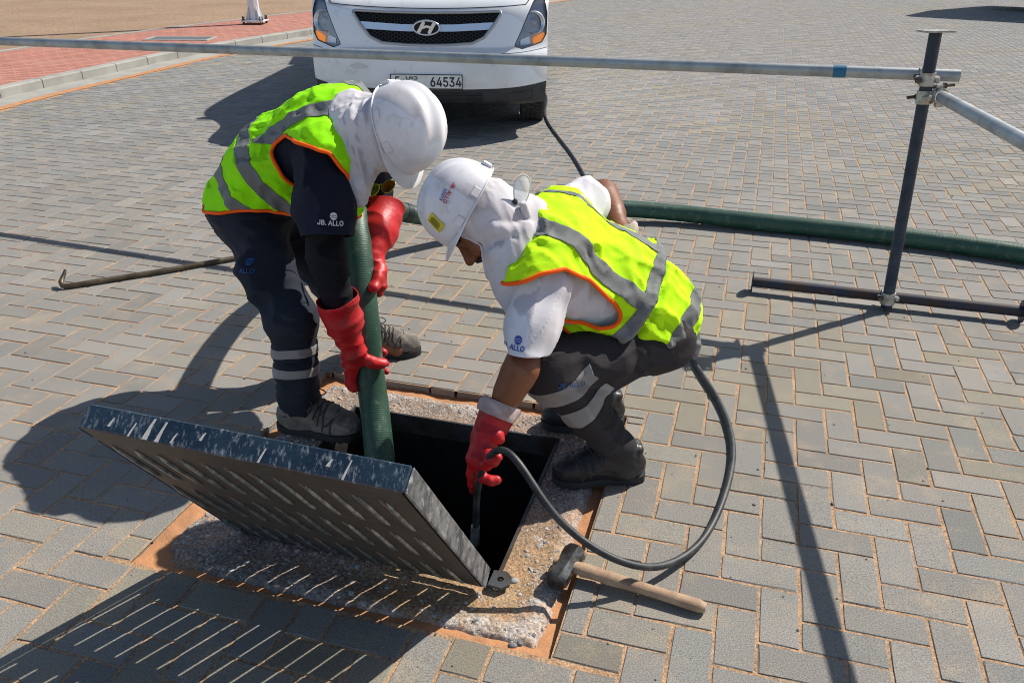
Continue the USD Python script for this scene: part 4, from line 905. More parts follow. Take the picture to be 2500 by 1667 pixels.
def onto(fn, V, h, it=2):
    for _ in range(it):
        d = np.clip(fn(V), -h, h); V = V - d[:, None] * grad(fn, V)
    return V
def form(f, h, m=.03): lo, hi = f.bounds(m); return nets(f, lo, hi, h)
def ridged(p, M, seed=0): n = meshkit.noise(np.asarray(p) @ np.asarray(M, float).T, seed); return (1 - np.abs(2 * n - 1)) ** 2 - .35
def axis_scale(axis, along, across): a = unit(axis); return np.eye(3) * across + np.outer(a, a) * (along - across)
def binding(m, r, n_min=12, squash=(1, 1), fn=None):
    """cord along every border of an open sheet"""
    out = []
    mm = trimesh.Trimesh(m.vertices, m.faces, process=False); mm.merge_vertices(digits_vertex=6)
    v = np.asarray(mm.vertices)
    for L in loops(mm):
        if len(L) < n_min: continue
        p = v[L]; s = np.concatenate([[0], np.cumsum(np.linalg.norm(np.diff(np.vstack([p, p[:1]]), axis=0), axis=1))]); k = max(12, int(s[-1] / .008)); w = np.linspace(0, s[-1], k, endpoint=False)
        q = np.stack([np.interp(w, s, np.append(p[:, i], p[0, i])) for i in range(3)], 1)
        for _ in range(2): q = (np.roll(q, 1, 0) + 2 * q + np.roll(q, -1, 0)) / 4
        q = np.vstack([q, q[:1]]); out.append(sweep(q, r, 7, caps=False, squash=squash))
    return cat(out) if out else None
def headframe(up, fwd):
    u = unit(up); f = unit(np.asarray(fwd, float) - u * (np.asarray(fwd) @ u)); return f, np.cross(u, f), u
def loc(O, F, q): q = np.atleast_2d(q).astype(float); return O + q[:, :1] * F[0] + q[:, 1:2] * F[1] + q[:, 2:] * F[2]
def head_form(S, O, F, neck, sc=1.0):
    P = lambda *q: loc(O, F, np.array(q) * sc)[0]; R = np.array(F)
    S.ell(P(-.012, 0, .018), A3(.098, .076, .104) * sc, R, .02)
    S.caps(P(.02, 0, -.055), P(.066, 0, -.096), .054 * sc, .026 * sc, .03)
    S.ell(P(.035, 0, -.045), A3(.058, .060, .062) * sc, R, .03)
    S.caps(P(.092, 0, .006), P(.117, 0, -.035), .009 * sc, .0135 * sc, .014)
    for s in (-1, 1):
        S.ell(P(.104, .0135 * s, -.040), A3(.012, .0085, .009) * sc, R, .01); S.caps(P(.086, .012 * s, .016), P(.070, .048 * s, .014), .011 * sc, .010 * sc, .014)
        S.ell(P(.066, .044 * s, -.028), A3(.026, .024, .022) * sc, R, .03); S.ell(P(-.006, .080 * s, -.018), A3(.022, .009, .033) * sc, R, .012)
    S.caps(P(.093, -.016, -.0655), P(.093, .016, -.0655), .0075 * sc, .0075 * sc, .010); S.caps(P(.090, -.013, -.0765), P(.090, .013, -.0765), .0085 * sc, .0085 * sc, .010)
    S.caps(P(-.025, 0, -.05), neck, .058 * sc, .062 * sc, .03)
def face_parts(T, O, F, par, sc=1.0, moustache=True):
    P = lambda *q: loc(O, F, np.array(q) * sc)[0]; R = np.array(F)
    for s in (-1, 1):
        e = trimesh.creation.icosphere(subdivisions=2, radius=.0125 * sc); T.add('eyelid', place(e, F[0], F[1], F[2], P(.0775, .031 * s, -.004)), 'skin', smooth=True, parent=par)
        T.add('eyelash', sweep(np.array([P(.0850, .021 * s, -.0075), P(.0905, .031 * s, -.0095), P(.0855, .041 * s, -.0075)]), .0014, 6), 'hair', parent=par)
        T.add('eyebrow', sweep(np.array([P(.096, .013 * s, .021), P(.093, .03 * s, .026), P(.080, .05 * s, .020)]), [.004, .0045, .002], 7), 'hair', smooth=True, parent=par)
    if moustache:
        p = spline([P(.090, -.034, -.066), P(.100, -.018, -.055), P(.103, 0, -.0515), P(.100, .018, -.055), P(.090, .034, -.066)], 15)
        T.add('moustache', sweep(p, [.003 + .0055 * math.sin(math.pi * t) ** .6 for t in np.linspace(0, 1, 15)], 9, squash=(1, 1.2)), 'hair', smooth=True, parent=par)
def hard_hat(T, O, F, sc=1.0, label=None, strap=True):
    """shell with a raised crown ridge, peak, rain edge and slots; local x forward, y left, z up"""
    nu, nv = 72, 30; a = np.linspace(0, 2 * np.pi, nu, endpoint=False); rows = []
    ts = np.concatenate([np.linspace(0, 1, nv)])
    for t in ts:
        ph = t * math.pi / 2; z = .152 * math.sin(ph) ** .92; c = math.cos(ph) ** .86
        x = .143 * c * np.cos(a); y = .116 * c * np.sin(a); ca = np.cos(a)
        y = y * (1 - .05 * ca)
        zz = np.full(nu, z)
        ridge = np.exp(-((y) / .022) ** 2) * .012 * np.clip(math.sin(ph) * 1.5 - .35, 0, 1) ; side = np.exp(-((np.abs(y) - .055) / .014) ** 2) * .006 * np.clip(math.sin(ph) * 1.6 - .5, 0, 1)
        nrm = np.stack([x / .143 ** 2, y / .116 ** 2, zz / .152 ** 2], 1); nrm /= np.linalg.norm(nrm, axis=1, keepdims=True)
        rows.append(np.stack([x, y, zz], 1) + nrm * (ridge + side)[:, None])
    # rain edge: outwards and slightly down, long at the front (peak)
    a_f = np.cos(a); fl = .004 + .036 * np.clip((a_f - .25) / .75, 0, 1) ** 1.1
    base = rows[0]; dirn = np.stack([np.cos(a) * .9 + .25 * (a_f > .2) * np.clip(a_f, 0, 1), np.sin(a), np.zeros(nu)], 1); dirn /= np.linalg.norm(dirn, axis=1, keepdims=True)
    e1 = base + dirn * fl[:, None] * .5 + np.array([0, 0, -1.]) * (fl * .12)[:, None]; e2 = base + dirn * fl[:, None] + np.array([0, 0, -1.]) * (fl * .36)[:, None]; e3 = e2 + [0, 0, -.004]; e4 = base * np.array([.965, .96, 1]) + [0, 0, -.005]
    R = [e4, e3, e2, e1] + rows
    v = np.vstack(R); f = []
    k = np.arange(nu)
    for r in range(len(R) - 1): f += [np.stack([r * nu + k, r * nu + (k + 1) % nu, (r + 1) * nu + k], 1), np.stack([r * nu + (k + 1) % nu, (r + 1) * nu + (k + 1) % nu, (r + 1) * nu + k], 1)]
    inner = [np.asarray(q) * .965 + [0, 0, -.004] for q in rows]; b0 = len(v); v = np.vstack([v] + inner); n2 = len(inner)
    for r in range(n2 - 1):
        o = b0 + r * nu; f += [np.stack([o + k, o + nu + k, o + (k + 1) % nu], 1), np.stack([o + (k + 1) % nu, o + nu + k, o + nu + (k + 1) % nu], 1)]
    f += [np.stack([k, b0 + k, (k + 1) % nu], 1), np.stack([(k + 1) % nu, b0 + k, b0 + (k + 1) % nu], 1)]
    m = trimesh.Trimesh(v * sc, np.vstack(f), process=False)
    sc = sc
    p = T.add('hard_hat', place(m, *F, O), 'helmet_white', smooth=50, label=label)
    for s in (-1, 1):   # slot blocks at the sides and the back
        for x, y in ((-.045, .108), (.055, .105)):
            b = rbox(.034, .010, .026, .003); zx = unit([x / .143 ** 2, s * y / .116 ** 2, 0]); b = place(b, np.array([-zx[1], zx[0], 0]), zx, np.array([0, 0, 1.]), np.array([x, s * y, .014])); T.add('slot_block', place(trimesh.Trimesh(np.asarray(b.vertices) * sc, b.faces, process=False), *F, O), 'helmet_white', parent=p)
    b = rbox(.012, .07, .03, .004); b.apply_translation([-.143 * sc, 0, .018]); T.add('slot_block', place(b, *F, O), 'helmet_white', parent=p)
    return p
def hat_point(O, F, az, el, lift=0.0, sc=1.0):
    """point and outward normal on the shell; az from the front towards the left, el from the rim to the crown, in degrees"""
    ph, a = math.radians(el), math.radians(az); q = np.array([.143 * math.cos(ph) ** .86 * math.cos(a), .116 * math.cos(ph) ** .86 * math.sin(a) * (1 - .05 * math.cos(a)), .152 * math.sin(ph) ** .92])
    n = unit(q / np.array([.143, .116, .152]) ** 2); q = q * sc + n * lift; return loc(O, F, q)[0], n @ np.array(F)
def decal(T, name, m, fn, o, x, y, z, matn, parent, lift=.0008, reach=.05):
    """lays a flat shape on a form: its points are moved along -z until they meet the surface"""
    w = place(m, x, y, z, o); V = np.asarray(w.vertices); d0 = (V - o) @ z
    P = V - d0[:, None] * z + z * reach
    lo_, hi_ = np.zeros(len(P)), np.full(len(P), 2.2 * reach)
    prev = np.zeros(len(P)); hit = np.full(len(P), reach)
    t = np.zeros(len(P)); 
    for _ in range(40): t = np.minimum(t + np.maximum(fn(P - t[:, None] * z), 0) * .8, 2 * reach)
    H = P - t[:, None] * z; miss = np.abs(fn(H)) > .003; V2 = H + z * (lift + d0)[:, None]
    F = np.asarray(w.faces); F = F[~miss[F].any(1)]
    if not len(F): return None
    q = trimesh.Trimesh(V2, F, process=False); q.remove_unreferenced_vertices(); return T.add(name, q, matn, parent=parent)
def roll(S, base, pts, r, n=14, sink=.35, k=.010):
    """a fold of cloth: a cord half sunk in the form"""
    q = onto(lambda p: base(p, False), spline(pts, n), .05, 4); q = q - grad(lambda p: base(p, False), q) * r * sink; S.chain(list(q), [r * (.55 + .45 * math.sin(math.pi * i / (n - 1))) for i in range(n)], k)
def globe(r):
    c = shapely.Point(0, 0).buffer(r); cuts = [LineString([(-r * 1.2, -r * .45 + k * r * .5), (0, -r * .25 + k * r * .5), (r * 1.2, -r * .5 + k * r * .5)]).buffer(r * .085) for k in (0, 1)]
    return c.difference(shapely.union_all(cuts))
def boot(T, ank, toe_dir, upper, tall=.15, collar=False, laces=True, tilt=0.0, label=None, size=1.0, shaft=.05):
    d = unit([toe_dir[0], toe_dir[1], 0]); n = np.array([-d[1], d[0], 0]); z = np.array([0, 0, 1.]); B = A3(ank[0], ank[1], 0)
    P = lambda x, y, h: B + (d * x + n * y + z * h) * size
    S = Form()
    S.caps(P(-.045, 0, .055), P(-.015, 0, .055), .040, .043, .03); S.caps(P(-.01, 0, .05), P(.10, .0, .045), .042, .045, .03); S.ell(P(.148, .002, .045), A3(.062, .050, .043) * size, [d, n, z], .03)
    S.caps(P(.0, 0, .11), P(.10, 0, .068), .044, .036, .04); S.caps(P(-.012, 0, .07), P(-.008, 0, tall), .044, shaft, .04)
    if collar:
        S.caps(P(-.052, -.02, .088), P(-.052, .02, .088), .016, .016, .010); S.caps(P(-.055, -.016, .115), P(-.055, .016, .115), .016, .016, .008)
    S.disp = lambda p: .0035 * ridged(p, np.eye(3) * 22, 5) + .002 * ridged(p, np.eye(3) * 55, 6)
    S2 = lambda p: np.maximum(S(p), .018 * size - p[:, 2])
    lo, hi = S.bounds(.02); m = nets(S2, lo, hi, .006)
    g_ = T.add('boot', m, upper, smooth=40, label=label)
    out = [(-.088, 0), (-.08, .03), (-.05, .043), (0, .042), (.06, .044), (.12, .054), (.165, .052), (.198, .032), (.211, 0), (.198, -.032), (.165, -.052), (.12, -.054), (.06, -.044), (0, -.042), (-.05, -.043), (-.08, -.03)]
    c = spline(np.array(out), 60, True)[:-1]; ol = Polygon(c); so = extrude(ol, .022); so2 = extrude(ol.buffer(-.006), .006)
    T.add('sole', place(trimesh.Trimesh(np.asarray(so.vertices) * [size, size, 1], so.faces, process=False), d, n, z, B + [0, 0, .004]), 'sole', parent=g_)
    lugs = [affinity.rotate(sbox(-.006, -.05, .006, .05), 0).buffer(0)]; 
    lug = shapely.union_all([affinity.translate(sbox(-.007, -.06, .007, .06), x, 0) for x in np.arange(-.08, .21, .024)]).intersection(ol)
    T.add('tread', place(trimesh.Trimesh(np.asarray(extrude(lug, .006).vertices) * [size, size, 1], extrude(lug, .006).faces, process=False), d, n, z, B + [0, 0, 0]), 'sole', parent=g_)
    if laces:
        L = []
        for i, x in enumerate(np.linspace(.025, .105, 6)):
            hh = .155 - .85 * (x - .0)
            for s in (-1, 1):
                q = np.array([P(x - .004, s * .028, hh - .02), P(x + .004, s * .010, hh), P(x + .012, -s * .012, hh - .004), P(x + .017, -s * .028, hh - .028)])
                q = onto(S, spline(q, 9), .02, 3); q = q + grad(S, q) * .002; L.append(sweep(q, .0024, 6))
        for s in (-1, 1):
            q = spline([P(.03, 0, .14), P(.05, s * .03, .15), P(.075, s * .05, .125), P(.055, s * .035, .12), P(.03, s * .004, .138)], 16); L.append(sweep(q, .0022, 6))
        T.add('laces', cat(L), 'lace', parent=g_)
    return g_
def finger(S, pts, r0, r1, k=.006):
    S.chain(pts, np.linspace(r0, r1, len(pts)), k); return S
def ring_cut(m, o, d, side=1): v = np.asarray(m.vertices); return clip(m, side * ((v - o) @ unit(d)))
# ================================================================== the bending man in the navy shirt
pel, hipR, hipL = A3(-.870, 2.757, .680), A3(-.865, 2.665, .640), A3(-.875, 2.86, .632)
kneR, ankR, kneL, ankL = A3(-.705, 2.41, .400), A3(-.712, 2.40, .085), A3(-.645, 2.80, .375), A3(-.575, 2.955, .085)
mid, upper, neck = A3(-.79, 2.735, .815), A3(-.615, 2.69, .935), A3(-.487, 2.61, .985)
shR, shL, elR, wrR, elL, wrL = A3(-.575, 2.49, .915), A3(-.54, 2.80, .985), A3(-.566, 2.37, .635), A3(-.522, 2.383, .345), A3(-.468, 2.805, .705), A3(-.470, 2.615, .520)
latT = unit(shL - shR); latP = unit(hipL - hipR)
HO, HF = A3(-.345, 2.53, .984), headframe((.84, -.40, .37), (.40, -.38, -.84))
man = Thing('person', 'man in navy shirt and lime vest bending over to steady the green hose', 'person', (-.65, 2.6, 0))
hc = hp[at_hose((-.475, 2.43, .225))]
def hand_on_hose(S, wrist, cen, ang0, angs_f, z0, dz, ang_t, zt, r=.0485, grow=0.0, flip=1):
    """palm against the hose, four fingers round it and the thumb across"""
    def at(z): i = int(np.argmin(np.abs(hp[:near_n, 2] - z))); return hp[i]
    def pt(a, z, rr): c = at(z); a = math.radians(a); return A3(c[0] + rr * math.cos(a), c[1] + rr * math.sin(a), z)
    palm = [pt(ang0, z0 - i * dz * .9 + .012, r + .020) for i in range(4)]
    for i, p in enumerate(palm): S.caps(wrist, p, .028 + grow, .017 + grow, .02)
    lens = [1.0, 1.08, 1.02, .82]
    for i in range(4):
        z = z0 - i * dz; ang = np.linspace(ang0, ang0 + (angs_f - ang0) * lens[i], 6); rad = [.0145, .0138, .0130, .0124, .0118, .0105]
        pts = [pt(a, z - .012 * j / 5 * flip, r + .0125) for j, a in enumerate(ang)]
        S.caps(palm[i], pts[0], .016 + grow, .0138 + grow, .01); S.chain(pts, [q + grow for q in rad], .006)
    ta = np.linspace(ang0 + (ang_t - ang0) * .1, ang_t, 4); tp_ = [pt(a, zt - .016 * j, r + .015) for j, a in enumerate(ta)]
    S.caps(wrist * .45 + palm[0] * .55, tp_[0], .022 + grow, .0175 + grow, .02); S.chain(tp_, [.0215 + grow, .0200 + grow, .0185 + grow, .0150 + grow], .008)
# body: one continuous figure
B = Form()
B.chain([pel, mid, upper], [.105, .10, .112], .05, latT, 1.35); B.caps(upper, neck, .075, .055, .05); B.caps(shR + A3(0, .03, -.02), shL + A3(0, -.03, -.02), .038, .038, .05)
for s_, e_, w_ in ((shR, elR, wrR), (shL, elL, wrL)): B.chain([s_ + A3(0, 0, -.02), e_, w_], [.036, .040, .027], .02)
for h_, k_, a_ in ((hipR, kneR, ankR), (hipL, kneL, ankL)): B.chain([h_, k_, a_], [.082, .055, .040], .04); B.caps(a_, a_ + A3(.12, -.02, -.05), .035, .03, .03)
head_form(B, HO, HF, neck, 1.0)
def rhand(S, grow): hand_on_hose(S, wrR + A3(.012, .0, -.035), None, 212, 40, .265, .030, 326, .300, grow=grow)
def lhand(S, grow): hand_on_hose(S, wrL + A3(0, 0, .02), None, 35, 190, .505, .0225, -40, .53, grow=grow)
rhand(B, -.004); lhand(B, -.004)
body = man.add('body', form(B, .0095), 'skin', smooth=True)
# trousers
Tr = Form()
Tr.ell(pel + A3(-.045, 0, -.005), (.125, .172, .118), None, .05); Tr.caps(pel, mid, .13, .12, .05, latP, 1.3)
for h_, k_, a_ in ((hipR, kneR, ankR), (hipL, kneL, ankL)): Tr.chain([h_ + A3(-.012, 0, 0), k_, a_ + A3(0, 0, .01)], [.092, .070, .062], .05)
Tr.caps(hipR * .60 + kneR * .40 + A3(-.045, -.065, 0), hipR * .38 + kneR * .62 + A3(-.045, -.06, 0), .046, .042, .02)
Mleg = axis_scale((.1, -.2, 1), 13, 5); Mleg2 = axis_scale((.5, -.3, 1), 26, 9)
Tr.disp = lambda p: .011 * ridged(p, Mleg, 3) + .006 * ridged(p, Mleg2, 8) + .008 * ridged(p, axis_scale((.15, 0, 1), 30, 6), 19) * np.clip((.30 - p[:, 2]) / .12, 0, 1)
tm = form(Tr, .0085); tv = np.asarray(tm.vertices)
tm = clip(tm, .082 - tv[:, 2] + .008 * np.sin(tv[:, 0] * 60)); tv = np.asarray(tm.vertices)
tm = clip(tm, np.where(tv[:, 2] > .55, (tv - mid) @ unit(upper - pel) - .02, -1))
trs = man.add('trousers', solidify(tm, .004), 'navy_trousers', smooth=True)
def calf_bands(T, mesh, k_, a_, spots, w, matn, parent, other=None, lift=.003):
    v = np.asarray(mesh.vertices); ax = unit(a_ - k_); L = np.linalg.norm(a_ - k_)
    for t in spots:
        o = k_ + ax * L * t; q = v - o; al = q @ ax; rad = np.linalg.norm(q - al[:, None] * ax, axis=1)
        b = clip(mesh, np.maximum(np.abs(al + .008 * np.sin(v[:, 0] * 25)) - w / 2, rad - .115))
        if other is not None and len(b.vertices): pass
        if len(b.faces): T.add('reflective_band', solidify(b, .0025, lift), matn, smooth=True, parent=parent)
calf_bands(man, tm, kneR, ankR, (.30, .52), .030, 'reflective_dirty', trs)
calf_bands(man, tm, kneL, ankL, (.30, .52), .030, 'reflective_dirty', trs)
# pocket print
o = hipR * .42 + kneR * .58
zz = unit((-.25, -.94, .2)); xx = unit(np.cross((0, 0, 1), zz)); yy = np.cross(zz, xx)
# shirt with sleeves
Sh = Form(); Sh.chain([pel, mid, upper], [.115, .112, .125], .05, latT, 1.36); Sh.caps(upper, neck, .10, .075, .05); Sh.caps(shR + A3(0, .04, -.01), shL, .068, .068, .05)
Sh.chain([shR + A3(-.005, .010, -.035), shR * .5 + elR * .5 + A3(.0, -.008, 0), elR + A3(.005, -.0, .055)], [.078, .081, .076], .05); Sh.chain([shL, shL * .5 + elL * .5, elL + A3(.0, 0, .06)], [.08, .075, .072], .05)
Sh.disp = lambda p: .009 * ridged(p, axis_scale(elR - shR, 8, 14), 31) + .005 * ridged(p, np.eye(3) * 22, 33)
sm_ = form(Sh, .0085); v = np.asarray(sm_.vertices)
dR, dL = unit(elR - shR), unit(elL - shL)
cutR = np.where(v[:, 1] < 2.60, (v - (elR - dR * .060)) @ dR, -1); cutL = np.where((v[:, 1] > 2.62), (v - (elL - dL * .05)) @ dL, -1)
far = np.linalg.norm(v - shR, axis=1) < .45
sm_ = clip(sm_, np.where(np.linalg.norm(v - elR, axis=1) < .20, cutR, np.where(np.linalg.norm(v - elL, axis=1) < .2, cutL, -1)))
shirt = man.add('shirt', solidify(sm_, .003), 'navy_shirt', smooth=True)
# print on the sleeve
o = shR * .46 + elR * .54 + A3(.035, -.09, 0); zz = unit((.30, -.95, .15)); xx = unit(np.cross((0.18, 0, 1), zz)); yy = np.cross(zz, xx)
t_ = meshkit.text_mesh('JB. ALLO', .0130, .0008, True); t_.apply_translation([-t_.bounds[1][0] / 2, -.014, 0]); decal(man, 'sleeve_print', t_.subdivide_to_size(.01), Sh, o, xx, yy, zz, 'white_print', shirt, .001)
gl_ = extrude(globe(.0108), .0008); gl_.apply_translation([.008, .012, 0]); decal(man, 'sleeve_emblem', gl_.subdivide_to_size(.006), Sh, o, xx, yy, zz, 'white_print', shirt, .001)
# black under-sleeves
US = Form(); US.chain([shR * .45 + elR * .55, elR, elR * .35 + wrR * .65], [.060, .056, .046], .02); US.disp = lambda p: .006 * ridged(p, axis_scale((0, 0, 1), 26, 9), 41)
man.add('under_sleeve', form(US, .0075), 'black_sleeve', smooth=True)
US = Form(); US.chain([shL * .45 + elL * .55, elL, elL * .4 + wrL * .6], [.050, .047, .038], .02); US.disp = lambda p: .005 * ridged(p, axis_scale((0, 0, 1), 26, 9), 42)
man.add('under_sleeve', form(US, .0075), 'black_sleeve', smooth=True)
# vest
def torso(r, zoff=0):
    V_ = Form(); V_.chain([pel + A3(-.02, 0, .01), mid, upper], [.148 + r, .136 + r, .138 + r], .06, latT, 1.30); V_.caps(upper, neck + A3(-.02, 0, .01), .118 + r, .085 + r, .05); V_.caps(shR + A3(.0, .015, .004), shL + A3(0, -.02, .01), .092 + r, .085 + r, .05); V_.caps(shR + A3(.03, .015, -.05), shR + A3(.045, .03, -.16), .075, .06, .05)
    V_.caps(mid + A3(.10, -.02, -.07), pel + A3(.10, -.02, .03), .105 + r, .10 + r, .07, latT, 1.3)
    return V_
Ve = torso(0.0)
Mv = axis_scale((.55, .25, .6), 4.5, 13); Mv2 = axis_scale((.3, -.6, .7), 9, 22)
Ve.disp = lambda p: .013 * ridged(p, Mv, 51) + .009 * ridged(p, Mv2, 52) + .004 * ridged(p, axis_scale((-.6, .4, .7), 16, 34), 53)
vm_ = form(Ve, .0085); v = np.asarray(vm_.vertices)
hem = .712 + .03 * np.clip((v[:, 0] + .95) / .3, -.3, 1) * 0 - .010 * np.sin(v[:, 0] * 17) - v[:, 2] - .02 * np.clip((-.98 - v[:, 0]) / .1, 0, 1)
AH = Polygon([(-.747, .913), (-.735, .935), (-.690, .968), (-.62, .965), (-.535, .942), (-.494, .871), (-.486, .748), (-.50, .66), (-.60, .70), (-.653, .768), (-.712, .836)]).buffer(.012).buffer(-.012)
ahR = np.where(v[:, 1] < 2.60, -sd_poly(AH, v[:, [0, 2]]), -9)
ahL = np.where(v[:, 1] > 2.78, .105 - np.linalg.norm((v - (shL + A3(.04, .03, -.05))) * [1, .7, 1], axis=1), -9)
nk = .098 - np.linalg.norm((v - (neck + A3(.055, -.03, .0))) * [1, 1, 1], axis=1)
vm_ = clip(vm_, np.maximum.reduce([hem, ahR, ahL, nk]))
vest = man.add('vest', solidify(vm_, .005), 'hivis_lime', smooth=True)
man.add('vest_piping', binding(vm_, .0062), 'orange_piping', smooth=True, parent=vest)
def band_plane(mesh, p1, p2, lat_, w, cond=None):
    v = np.asarray(mesh.vertices); n = unit(np.cross(lat_, np.asarray(p2) - p1)); s = np.abs((v - p1) @ n + .006 * np.sin(v[:, 0] * 31 + v[:, 2] * 17)) - w / 2
    if cond is not None: s = np.maximum(s, cond(v))
    return clip(mesh, s)
for p1, p2 in ((A3(-.867, 2.72, .961), A3(-.697, 2.5, .745)), (A3(-.992, 2.72, .868), A3(-.81, 2.5, .735))):
    p2 = p2 * 1.0; b = band_plane(vm_, p1, A3(p2[0], p1[1], p2[2]), latT, .052); man.add('reflective_strip', solidify(b, .002, .0022), 'reflective', smooth=True, parent=vest)
nU = unit(np.cross(latT, A3(-.697, 2.72, .745) - A3(-.867, 2.72, .961)))
for y0, sg in ((-.118, 1), (.125, 1)):
    v = np.asarray(vm_.vertices); l = (v - upper) @ latT; back = (v - (mid + A3(.06, 0, .10))) @ unit((-.75, 0, .66)); up_ = (v - A3(-.867, 2.72, .961)) @ nU; up_ = up_ * np.sign((upper - A3(-.867, 2.72, .961)) @ nU)
    b = clip(vm_, np.maximum.reduce([np.abs(l - y0) - .026, .02 - up_, -(v[:, 2] - .93 + .0 * v[:, 0])]))
    if len(b.faces): man.add('reflective_strip', solidify(b, .002, .003), 'reflective', smooth=True, parent=vest)
# scarf wrapped under the helmet with its loose end hanging
Sc = Form(); R_ = np.array(HF)
P = lambda *q: loc(HO, HF, np.array(q))[0]
Sc.ell(P(-.005, 0, -.02), (.118, .092, .085), R_, .03); Sc.caps(P(-.005, 0, -.045), neck + A3(-.01, -.01, 0), .078, .098, .04); Sc.caps(neck + A3(-.005, -.01, -.0), neck + A3(-.035, -.01, -.01), .092, .090, .03)
Sc.caps(P(.03, 0, -.06), P(.07, 0, -.085), .056, .034, .03)
Sc.chain([A3(-.478, 2.520, 1.0), A3(-.478, 2.495, .92), A3(-.470, 2.475, .84), A3(-.468, 2.47, .785)], [.05, .038, .030, .022], .03, (1, 0, .2), 1.2)
Sc.chain([P(.055, -.02, -.075), A3(-.432, 2.50, .90), A3(-.452, 2.49, .85)], [.035, .030, .016], .03)
Msc = axis_scale((.25, -.3, -.9), 7, 34); Msc2 = axis_scale((.9, -.3, .2), 60, 10)
Sc.disp = lambda p: .006 * ridged(p, axis_scale((.15, -.2, -.95), 3.0, 34), 61) + .003 * ridged(p, axis_scale((.3, -.2, -.9), 5, 62), 62)
import copy
Sb = Form(); Sb.q = list(Sc.q)
for k_, (u0, u1, f0, f1) in enumerate(((.0, -.05, .03, .05), (-.02, -.085, .0, .04), (-.045, -.115, -.03, .03), (-.075, -.14, -.05, .01), (-.10, -.165, -.06, -.01))):
    a0 = P(-.07, -.04, u0 - .01); a1 = P(f0 * .5, -.10, (u0 + u1) / 2 - .01); a2 = P(f1 + .02, -.07, u1 * .8); roll(Sc, Sb, [a0, P(-.05, -.09, u0 - .005), a1, a2, P(f1 + .05, -.03, u1 * .8 - .01)], .0125)
for dx, dz in ((-.022, .0), (.0, .01), (.02, .0)):
    roll(Sc, Sb, [A3(-.478 + dx, 2.46, .985 + dz), A3(-.476 + dx, 2.45, .92), A3(-.470 + dx * .8, 2.44, .85), A3(-.468 + dx * .5, 2.44, .80)], .009)
scm = form(Sc, .0055)
man.add('scarf', scm, 'scarf_cotton', smooth=True)
face_parts(man, HO, HF, body, 1.0, False)
hat = hard_hat(man, HO, HF, .965, 'scuffed white safety helmet seen from its crown')
# gauntlets
def gauntlet(T, a, b, ra, rb, hand, label, seed, open_dir):
    Gf_ = Form(); m_ = a * .5 + b * .5; Gf_.chain([a, m_, b], [ra, ra * .82, rb], .03); hand(Gf_, .0)
    Gf_.disp = lambda p: .0085 * ridged(p, axis_scale(b - a, 22, 9), seed) * np.clip(np.linalg.norm(p - b, axis=-1) / .06, .25, 1) + .0007 * ridged(p, np.eye(3) * 40, seed + 1)
    gm_ = form(Gf_, .0055); v = np.asarray(gm_.vertices)
    gm_ = clip(gm_, (v - a) @ unit(a - b) + .004 * np.sin(np.arctan2(v[:, 1] - a[1], v[:, 0] - a[0]) * 3) - .0)
    return T.add('glove', solidify(gm_, .0025), 'red_glove', smooth=True, label=label)
gauntlet(man, A3(-.545, 2.362, .505), wrR, .066, .042, rhand, 'long red rubber glove gripping the lower hose', 71, None)
gauntlet(man, A3(-.445, 2.775, .668), wrL + A3(.005, .0, .03), .070, .035, lhand, 'long red rubber glove behind the hose', 75, None)
boot(man, ankR, (.97, -.24), 'boot_suede', .15, False, True, label='dusty grey boot on the concrete edge')
boot(man, ankL, (1, .11), 'boot_suede', .15, False, True, label='dusty grey boot on the paving')
# dim print on the thigh pocket
o = A3(-.84, 2.44, .57); zz = unit((-.30, -.93, .2)); xx = unit(np.cross((0, 0, 1), zz)); yy = np.cross(zz, xx)
t_ = meshkit.text_mesh('ALLO', .013, .0006, True); t_.apply_translation([-t_.bounds[1][0] / 2, -.016, 0]); decal(man, 'pocket_print', t_.subdivide_to_size(.008), Tr, o, xx, yy, zz, 'dim_blue_print', trs, .0035, .12)
gl_ = extrude(globe(.011), .0006); gl_.apply_translation([0, .018, 0]); decal(man, 'pocket_emblem', gl_.subdivide_to_size(.006), Tr, o, xx, yy, zz, 'dim_blue_print', trs, .0035, .12)
# sunglasses hanging below his face
sg = Thing('sunglasses', 'gold-rimmed dark sunglasses dangling below the bending man\'s face', 'sunglasses', (-.42, 2.6, .79))
sx, sy = unit((.80, -.45, .30)), None; szn = unit(np.cross(sx, (.2, .5, .8))); sy = np.cross(szn, sx); so_ = A3(-.425, 2.60, .787)
for s in (-1, 1):
    e = [(s * .034 + .029 * math.cos(a), .021 * math.sin(a) * (1.15 if math.sin(a) < 0 else .8)) for a in np.linspace(0, 2 * math.pi, 36)]
    sg.add('lens', place(extrude(Polygon(e).buffer(-.001), .0018), sx, sy, szn, so_), 'dark_lens'); sg.add('rim', sweep(np.array([so_ + sx * x + sy * y for x, y in e]), .0016, 7, caps=False), 'gold', smooth=True)
    sg.add('temple', sweep(spline([so_ + sx * s * .062 + sy * .01, so_ + sx * s * .066 + sy * .02 + szn * .05, so_ + sx * s * .064 + sy * .016 + szn * .11], 10), .0017, 6), 'hair' if s > 0 else 'gold', smooth=True)
sg.add('bridge', sweep(spline([so_ - sx * .007 + sy * .006, so_ + sy * .011, so_ + sx * .007 + sy * .006], 8), .0015, 6), 'gold', smooth=True)
